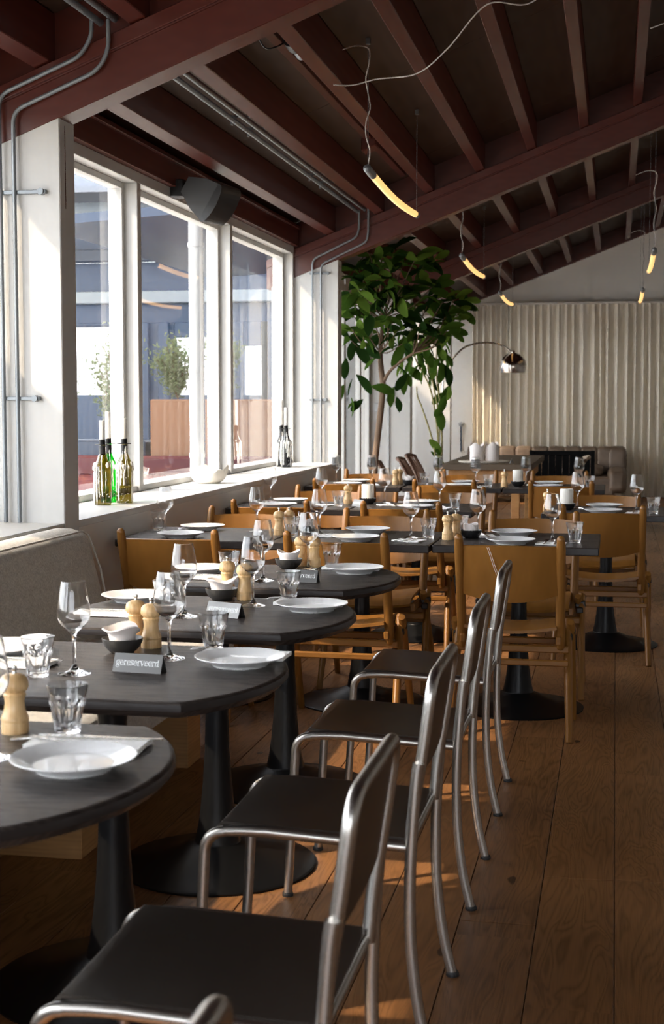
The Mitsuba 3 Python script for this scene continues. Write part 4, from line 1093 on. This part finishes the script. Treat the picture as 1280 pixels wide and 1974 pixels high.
tree = thing('tree', 'indoor tree with a slim bare trunk and large glossy leaves behind the second pillar', 'tree')
TYy = 13.0
trunk = [wp(722, 905, TYy), wp(726, 860, TYy), wp(733, 800, TYy), wp(738, 745, TYy), wp(735, 715, TYy), wp(733, 680, TYy), wp(736, 640, TYy), wp(738, 615, TYy)]
base = trunk[0].copy(); base[2] = .25
add(P(tube(smooth_path([base] + trunk, 6), np.interp(np.arange(49), [0, 30, 48], [.032, .027, .014]), 12), 'mat_bark', smooth=60), 'trunk', tree)
rg = np.random.default_rng(21)
limb = smooth_path([wp(738, 738, TYy), wp(752, 715, 12.95), wp(775, 695, 12.9), wp(797, 681, 12.85)], 5)
add(P(tube(limb, np.linspace(.017, .011, len(limb)), 9), 'mat_bark', smooth=60), 'branch', tree)
hubs = [(trunk[7], 1.0), (trunk[6], 1.0), (limb[-1], .8), (trunk[5], .7)]
tips = []
def inside(px, py): return ((px - 752) / 112) ** 2 + ((py - 578) / 108) ** 2 < 1
tp = [(668, 520), (690, 500), (712, 490), (735, 478), (760, 480), (700, 540), (725, 525), (752, 515), (780, 505), (805, 490), (820, 505), (838, 500), (672, 560), (685, 590), (665, 600), (700, 585), (728, 570), (760, 560), (790, 545),
      (815, 540), (840, 545), (770, 600), (800, 585), (830, 575), (858, 575), (880, 570), (675, 630), (665, 650), (810, 625), (838, 610), (862, 605), (888, 600), (850, 640), (872, 635), (822, 655), (765, 640), (745, 610), (712, 600), (690, 560), (780, 660), (895, 578), (660, 575), (748, 545), (775, 570), (735, 640), (700, 650)]
for i, (px, py) in enumerate(tp):
    yy = TYy + rg.uniform(-.42, .42)
    tip = wp(px, py, yy)
    zmax = 2.70 + SL * (tip[0] + 2.21)
    tip[2] = min(tip[2], zmax)
    tip[0] = max(tip[0], -2.42)
    hub = limb[-1] if (px > 785 and py > 560) else trunk[7] if py < 600 else trunk[5]
    mid = (hub * .5 + tip * .5) + np.array([rg.uniform(-.05, .05), rg.uniform(-.05, .05), -.04])
    b = smooth_path([hub, mid, tip], 5)
    add(P(tube(b, np.linspace(.0075, .0035, len(b)), 6), 'mat_bark', smooth=60), 'branch', tree)
    ax = tip - mid; ax /= np.linalg.norm(ax)
    for j in range(6):
        th = j * 2.4 + rg.uniform(-.3, .3)
        out = np.array([math.cos(th), math.sin(th), rg.uniform(-1.3, .8)]) + .35 * ax
        put_leaf(tree, tip - ax * .018 * j, out, rg)
for (px, py) in ((663, 742), (680, 730), (686, 722), (676, 765), (700, 770), (690, 770), (715, 745), (668, 690), (760, 745), (765, 765), (785, 720), (725, 690), (690, 650), (757, 700)):
    p = wp(px, py, TYy + rg.uniform(-.15, .15)); put_leaf(tree, p, (rg.uniform(-1, 1), rg.uniform(-.6, .6), rg.uniform(-1.4, .1)), rg)
add(P(lathe([(0, .0), (.17, 0), (.21, .38), (.19, .38), (.17, .30), (0, .30)], 32), 'mat_speaker_grey', smooth=40), 'pot', tree, M(base[0], base[1], 0))
plant = thing('cane_plant', 'tall thin-stemmed plant with drooping leaves behind the tree', 'plant')
PY = 14.6
bot = wp(843, 930, PY); bot[2] = .3
for pts in ([(845, 860), (838, 790), (826, 740), (800, 690), (798, 660)], [(852, 860), (846, 800), (835, 740), (822, 690), (818, 640)], [(838, 870), (815, 790), (805, 765), (803, 745)], [(846, 860), (848, 780), (842, 730), (842, 660)]):
    b = smooth_path([bot] + [wp(a, c, PY) for a, c in pts], 5)
    add(P(tube(b, np.linspace(.011, .006, len(b)), 7), 'mat_cane', smooth=60), 'stem', plant)
for i in range(56):
    px, py = rg.uniform(765, 862), rg.uniform(632, 722)
    if i > 48: px, py = rg.uniform(840, 872), rg.uniform(735, 790)
    p = wp(px, py, PY + rg.uniform(-.3, .3)); th = rg.uniform(0, 6.28)
    put_leaf(plant, p, (.5 * math.cos(th), .5 * math.sin(th), rg.uniform(-1.3, -.2)), rg)
for i in range(5):
    th = rg.uniform(0, 6.28); p = wp(850, 900, PY); put_leaf(plant, p + np.array([0, 0, .05 * i - .1]), (.4 * math.cos(th), .4 * math.sin(th), .9), rg)
add(P(lathe([(0, .0), (.15, 0), (.18, .32), (.16, .32), (.15, .28), (0, .28)], 32), 'mat_terracotta', smooth=40), 'pot', plant, M(bot[0], bot[1], 0))

# socket and thermostat on the third pillar
so = thing('double_socket', 'white double wall socket with a surface conduit below on the pillar behind the tree', 'socket')
s0 = wp(749, 765, 15.55)
add(P(bx(s0[0] - .04, s0[0] + .04, 15.505, 15.56, s0[2] - .065, s0[2] + .065, .006), 'mat_pipe_white'), 'plate', so)
for dz in (-.03, .03): add(P(xf(lathe([(0, 0), (.022, 0), (.022, .004), (.018, .006), (.016, .002), (0, .002)], 20), T4().translate([s0[0], 15.505, s0[2] + dz]).rotate([1, 0, 0], 90)), 'mat_sign_grey'), 'outlet', so)
add(P(bx(s0[0] - .012, s0[0] + .012, 15.54, 15.56, .02, s0[2] - .065, .003), 'mat_pipe_white'), 'conduit', so)
th_ = wp(729, 786, 15.55)
put(thing('thermostat', 'small white box beside the trunk on the pillar', 'thermostat'), P(bx(th_[0] - .045, th_[0] + .045, 15.53, 15.56, th_[2] - .05, th_[2] + .05, .006), 'mat_pipe_white'))
wlp = wp(889, 818, 20.72)
hk = thing('wall_hook', 'round white knob with a dark blue strap in the far left corner', 'hook')
add(P(xf(trimesh.creation.icosphere(subdivisions=2, radius=.038), T4().translate([wlp[0], 20.71, wlp[2]])), 'mat_pipe_white', smooth=True), 'knob', hk)
add(P(bar((wlp[0], 20.70, wlp[2] - .03), (wlp[0], 20.72, wlp[2] - .40), .022, .02, .004), 'mat_facade_dark'), 'strap', hk)

# ================================================================== FAR END: long table, chairs, sofa, bench, arc lamp
ft = thing('long_table', 'long weathered wooden table carrying the big candles in front of the sofa', 'table')
add(P(bx(-1.63, -.77, 13.6, 16.0, .70, .76, .006), 'mat_weathered'), 'tabletop', ft)
add(P(cat(bx(-1.57, -.83, 13.66, 13.70, .58, .70, .003), bx(-1.57, -.83, 15.9, 15.94, .58, .70, .003), bx(-1.57, -1.53, 13.70, 15.9, .58, .70, .003), bx(-.87, -.83, 13.70, 15.9, .58, .70, .003)), 'mat_oak'), 'apron', ft)
for x in (-1.52, -.97):
    for y in (13.72, 15.80): add(P(bx(x, x + .08, y, y + .08, 0, .70, .004), 'mat_oak'), 'leg', ft)
put(thing('round_tray', 'round cream tray under the big candles', 'tray'), P(lathe([(0, 0), (.245, 0), (.25, .006), (.25, .014), (.24, .012), (0, .010)], 48), 'mat_tray', smooth=30), M(-1.26, 14.05, .76))
def big_candle(seed, r, h):
    rr = np.random.default_rng(seed); ph = rr.uniform(0, 6, 3)
    return lathe([(0, 0), (r * .98, 0), (r, .01), (r, h * .6), (r * 1.01, h), (r * .93, h * 1.02), (r * .85, h * .8), (0, h * .75)], 40,
                 fn=lambda R, Z, A: (R * (1 + .08 * (Z > h * .9) * np.sin(2 * A + ph[1])), Z + (Z > h * .7) * (R > r * .5) * .018 * np.sin(3 * A + ph[0])))
for (x, y, r, h, l, s) in ((-1.33, 14.02, .068, .16, 'big ivory candle with a spiky melted rim, left of the pair on the tray', 3), (-1.185, 14.06, .066, .165, 'big ivory candle, right of the pair on the tray', 4)):
    c = thing('pillar_candle', l, 'candle', 'big candles on the long table'); add(P(big_candle(s, r, h), 'mat_wax', smooth=50), 'wax', c, M(x, y, .774)); add(wick_m, 'wick', c, M(x, y, .774 + h * .75))
put(thing('table_number_stand', 'tiny wire stand beside the tray on the long table', 'stand'), P(cat(tube([(-.99, 13.8, .76), (-.975, 13.8, .81), (-.96, 13.8, .76)], .004, 6), tube([(-.99, 13.86, .76), (-.975, 13.8, .81), (-.96, 13.86, .76)], .004, 6)), 'mat_sign_grey'))
# slatted stacking chairs around the long table (local: faces +y)
def L_leg(sx, front, m): 
    return P(tube([(sx * .2, .19 if front else -.19, 0), (sx * .19, .16 if front else -.16, .43)], .013, 9), m, smooth=40)
def slat_chair(x, y, rz, wood, label):
    t = thing('slatted_chair', label, 'chair', 'slat-backed chairs around the long table')
    add(P(sheet(lambda u, v: ((u - .5) * .40, (v - .5) * .40, .44 - .02 * np.sin(PI * u) - .02 * v ** 2), 8, 8, .014), wood, smooth=40), 'seat', t, M(x, y, 0, rz))
    for sx in (-1, 1):
        add(L_leg(sx, True, wood), 'leg', t, M(x, y, 0, rz))
        add(P(tube(smooth_path([(sx * .2, -.24, 0), (sx * .195, -.18, .43), (sx * .19, -.20, .58), (sx * .17, -.30, .77)], 5), .014, 9), wood, smooth=40), 'leg', t, M(x, y, 0, rz))
    add(P(tube(smooth_path([(-.17, -.30, .77), (-.08, -.335, .785), (.08, -.335, .785), (.17, -.30, .77)], 6), .017, 9, round_end=True), wood, smooth=40), 'top_rail', t, M(x, y, 0, rz))
    for i in range(5):
        a = (i - 2) * .062
        add(P(tube(smooth_path([(a, -.175, .44), (a, -.21, .60), (a * .95, -.325 + .02 * abs(a) / .12, .775)], 5), .009, 7), wood, smooth=40), 'slat', t, M(x, y, 0, rz))
slat_chair(-1.90, 13.45, -PI / 2 + .1, 'mat_brown_wood', 'dark brown slat-back chair at the left front of the long table')
slat_chair(-1.80, 14.2, -PI / 2, 'mat_brown_wood', 'dark brown slat-back chair behind the first one, left of the long table')
slat_chair(-1.84, 15.1, -PI / 2 - .1, 'mat_brown_wood', 'dark brown slat-back chair at the left rear of the long table')
slat_chair(-.62, 14.0, PI / 2, 'mat_brown_wood', 'slat-back chair with striped sunlit back at the right front of the long table')
slat_chair(-.60, 14.9, PI / 2 + .1, 'mat_pale_wood', 'pale slat-back chair at the right rear of the long table')
# sofa
sf = thing('leather_sofa', 'brown leather sofa with a button-divided back in front of the curtain', 'sofa')
SY = 19.2
add(P(bx(-2.05, .0, SY, SY + .85, .10, .36, .03), 'mat_leather'), 'base', sf)
for i in range(3): add(P(xf(blob((.31, .30, .085), 3, .04, 2, i, .5), T4().translate([-1.72 + i * .63, SY + .32, .43])), 'mat_leather', smooth=True), 'seat_cushion', sf)
for i in range(9): add(P(xf(blob((.118, .15, .19), 3, .05, 2, 10 + i, .30), T4().translate([-1.90 + i * .222, SY + .70, .55])), 'mat_leather', smooth=True), 'back_cushion', sf)
for x in (-2.06, .03):
    add(P(xf(blob((.13, .42, .17), 3, .10, 2.2, 30, .45), T4().translate([x, SY + .38, .30])), 'mat_leather', smooth=True), 'armrest', sf)
add(P(xf(blob((.13, .17, .28), 3, .08, 2, 33, .38), T4().translate([.03, SY + .70, .46])), 'mat_leather', smooth=True), 'back_wing', sf)
for x in (-2.0, -.1):
    for y in (SY + .08, SY + .75): add(P(bx(x - .03, x + .03, y - .03, y + .03, 0, .11, .004), 'mat_brown_wood'), 'foot', sf)
# black slatted bench back
bb = thing('slatted_bench', 'black slatted bench standing with its back to the sofa', 'bench')
BY = 17.0
for x in (-.99, -.28): add(P(bx(x, x + .05, BY, BY + .05, 0, .78, .004), 'mat_bench_black'), 'post', bb)
add(P(bx(-.94, -.28, BY + .005, BY + .045, .72, .775, .004), 'mat_bench_black'), 'top_rail', bb)
add(P(bx(-.94, -.28, BY + .005, BY + .045, .40, .45, .004), 'mat_bench_black'), 'lower_rail', bb)
for i in range(8): add(P(bx(-.93 + i * .081, -.93 + i * .081 + .078, BY + .012, BY + .038, .45, .72, .003), 'mat_bench_black'), 'slat', bb)
add(P(bx(-.99, -.23, BY - .42, BY, .40, .44, .006), 'mat_black_plastic'), 'seat', bb)
for x in (-.99, -.28): add(P(bx(x, x + .05, BY - .42, BY - .37, 0, .40, .004), 'mat_black_iron'), 'front_leg', bb)
# arc lamp
al = thing('arc_lamp', 'arc floor lamp with a chrome dome shade hanging in front of the curtain', 'lamp')
LY = 17.6
a0 = wp(853, 760, LY); a0b = a0.copy(); a0b[2] = .05
arcp = [a0b, a0, wp(860, 718, LY), wp(872, 693, LY), wp(893, 671, LY), wp(920, 662, LY), wp(948, 661, LY), wp(970, 667, LY), wp(984, 677, LY), wp(989, 684, LY)]
add(P(tube(smooth_path(arcp, 6), .011, 10), 'mat_chrome', smooth=60), 'arc_pole', al)
dc = wp(989, 704, LY)
dome = lathe([(.018, .15), (.03, .148), (.075, .132), (.118, .10), (.148, .055), (.160, .0), (.158, -.045), (.150, -.09), (.146, -.09), (.154, -.045), (.156, 0), (.144, .054), (.114, .098), (.072, .128), (.018, .144)], 48)
add(P(dome, 'mat_chrome', smooth=60), 'shade', al, M(dc[0], dc[1], dc[2]))
add(P(lathe([(0, .14), (.022, .14), (.022, .168), (.012, .18), (0, .18)], 16), 'mat_chrome', smooth=40), 'cap', al, M(dc[0], dc[1], dc[2]))
add(P(lathe([(0, 0), (.17, 0), (.17, .05), (.16, .056), (0, .056)], 36), 'mat_black_iron', smooth=30), 'base', al, M(a0b[0], a0b[1], 0))

# ================================================================== OUTSIDE
gd = struct('ground_outside', 'pale paved terrace outside the windows')
put(gd, P(bx(-60, -2.78, -40, 60, -.3, .02), 'mat_paving'))
fb = tag(fresh('terrace_building'), 'slate blue terrace building seen through the windows', 'building')
FY = 20.0
def fband(z0, z1, m, x0=-13, x1=-4.0, y=FY, d=.25, nm='band'): add(P(bx(x0, x1, y, y + d, z0, z1, .01), m), nm, fb)
fband(3.95, 4.35, 'mat_facade_pale', nm='fascia'); fband(3.55, 3.95, 'mat_facade_blue', nm='board'); fband(3.38, 3.55, 'mat_facade_dark', y=FY - .15, nm='beam')
fband(2.95, 3.38, 'mat_facade_blue', y=FY + .1, nm='board'); fband(2.78, 2.95, 'mat_facade_pale', y=FY - .05, nm='rail'); fband(2.45, 2.78, 'mat_facade_blue', y=FY + .1, nm='board')
for x in (-12.6, -10.6, -8.5, -6.85, -6.54, -4.9): add(P(bx(x, x + .16, FY - .04, FY + .2, 0, 2.5, .01), 'mat_facade_blue'), 'post', fb)
add(P(hull([(x, y, z) for x in (-13.2, -3.9) for y, z in ((FY - .3, 4.35), (FY + 4, 6.2), (FY + 4, 6.0), (FY - .3, 4.2))]), 'mat_facade_dark'), 'roof', fb)
# lower storey: panels around three bright openings
ops = [(-8.2, -7.02), (-6.32, -5.50), (-5.28, -5.02)]
edges = [-13] + [e for o in ops for e in o] + [-3.2]
for i in range(0, len(edges), 2):
    add(P(bx(edges[i], edges[i + 1], FY + .05, FY + .2, 0, 2.5, .01), 'mat_screen_grey' if i >= 6 else 'mat_facade_blue'), 'panel', fb)
for (a0, a1), zt in zip(ops, (2.46, 2.28, 2.15)):
    add(P(cat(bx(a0, a1, FY + .05, FY + .2, 0, 1.45, .01), bx(a0, a1, FY + .05, FY + .2, zt, 2.5, .01)), 'mat_facade_blue'), 'panel', fb)
add(P(bx(-4.75, -3.0, FY, FY + .3, 2.4, 4.6, .01), 'mat_screen_grey'), 'panel', fb)
add(P(bx(-3.2, -3.0, FY, FY + .3, 0, 2.4, .01), 'mat_screen_grey'), 'panel', fb)
pl = thing('planter', 'long terracotta planter wall on the terrace', 'planter')
put(pl, P(bx(-5.88, -4.0, 17.6, 18.2, .02, 1.38, .02), 'mat_terracotta'))
pb = thing('planter', 'dark planter box at the left of the terrace', 'planter')
put(pb, P(bx(-9.0, -5.95, 17.6, 18.2, .02, .85, .02), 'mat_facade_dark'))
rb = thing('terrace_sofa', 'dark red terrace sofa under the terracotta planter', 'sofa')
add(P(bx(-6.9, -4.2, 16.6, 17.5, .12, .42, .03), 'mat_dark_red'), 'seat', rb); add(P(bx(-6.9, -4.2, 17.3, 17.55, .40, .66, .03), 'mat_dark_red'), 'backrest', rb)
add(P(bx(-6.85, -4.25, 16.7, 17.5, .02, .13), 'mat_facade_dark'), 'plinth', rb)
def olive(x, y, z0, h, w, n, seed, l):
    t = thing('olive_tree', l, 'tree', 'olive trees in the terrace planters')
    r = np.random.default_rng(seed)
    stems, lv = [], []
    lm = trimesh.Trimesh([(0, 0, 0), (.03, .012, 0), (.07, 0, .004), (.03, -.012, 0)], [(0, 1, 2), (0, 2, 3)], process=False)
    for i in range(16):
        a = r.uniform(0, 6.28); rad = w * math.sqrt(r.random()); hh = h * r.uniform(.65, 1.0) * (1 - .25 * rad / w)
        pts = smooth_path([(0, 0, 0), (.35 * rad * math.cos(a), .35 * rad * math.sin(a), hh * .5), (rad * math.cos(a), rad * math.sin(a), hh)], 6)
        stems.append(tube(pts, np.linspace(.012, .004, len(pts)), 5))
        for k in range(n // 16):
            q = pts[r.integers(3, len(pts))] + r.normal(0, .06, 3)
            d = r.normal(0, 1, 3); d[2] = abs(d[2]) * .8
            lv.append(xf(lm, np.array(orient(q, d, r.uniform(-1.5, 1.5)).matrix).reshape(4, 4)))
    add(P(cat(stems), 'mat_bark'), 'stems', t, M(x, y, z0)); k = add(P(cat(lv), 'mat_olive_leaf'), 'leaves', t, M(x, y, z0)); tag(k, kind='stuff')
olive(-5.60, 17.9, 1.385, .95, .30, 2400, 1, 'olive tree in the terracotta planter, left one'); olive(-5.0, 17.9, 1.385, .9, .27, 1800, 2, 'olive tree in the terracotta planter, right one')
olive(-6.45, 17.8, .855, 1.75, .38, 3200, 3, 'tall olive tree in the dark planter box, right one'); olive(-7.3, 17.8, .855, 1.5, .38, 1600, 4, 'olive tree in the dark planter box, left one')
dp = thing('downpipe', 'white downpipe standing outside the middle window', 'pipe')
add(P(tube([(-3.0, 10.05, .02), (-3.0, 10.05, 2.9)], .052, 20), 'mat_pipe_white', smooth=40), 'pipe', dp)
for z in (.95, 1.57, 2.47): add(P(tube([(-3.0, 10.05, z), (-3.0, 10.05, z + .03)], .058, 20), 'mat_pipe_white', smooth=40), 'collar', dp)
aw = thing('awning', 'cream awning stretched over the terrace in front of the blue building', 'awning')
put(aw, P(sheet(lambda u, v: (-13.0 + 7.3 * u, 13.8 + 6.0 * v, 4.75 - .12 * np.sin(PI * u) * np.sin(PI * v) + .25 * v), 10, 8, .01), 'mat_awning', smooth=True))
for x in (-12.9, -5.8):
    add(P(tube([(x, 13.9, .02), (x, 13.9, 4.74)], .05, 12), 'mat_pipe_white', smooth=40), 'post', aw)

pr = thing('parasol', 'cream parasol on the terrace outside the near windows', 'parasol')
add(P(lathe([(.03, 2.62), (.5, 2.48), (.95, 2.30), (.95, 2.27), (.5, 2.455), (.03, 2.60)], 8), 'mat_awning'), 'canopy', pr, M(-4.0, 4.72, 0))
add(P(lathe([(0, .06), (.025, .06), (.025, 2.66), (0, 2.68)], 14), 'mat_pipe_white', smooth=40), 'pole', pr, M(-4.0, 4.72, 0))
add(P(lathe([(0, .02), (.25, .02), (.25, .06), (0, .07)], 24), 'mat_screen_grey'), 'base', pr, M(-4.0, 4.72, 0))

tc = thing('terrace_canopy', 'dark slate canopy over the terrace doors beyond the last big window', 'canopy')
add(P(hull([(x, y, z + .06 * (x + 2.85)) for x in (-4.9, -2.86) for y in (11.7, 17.0) for z in (2.98, 3.06)]), 'mat_facade_dark'), 'roof', tc)
for y in (11.8, 14.1, 16.4): add(P(bx(-4.86, -4.80, y - .03, y + .03, .02, 2.87, .004), 'mat_facade_blue'), 'post', tc)
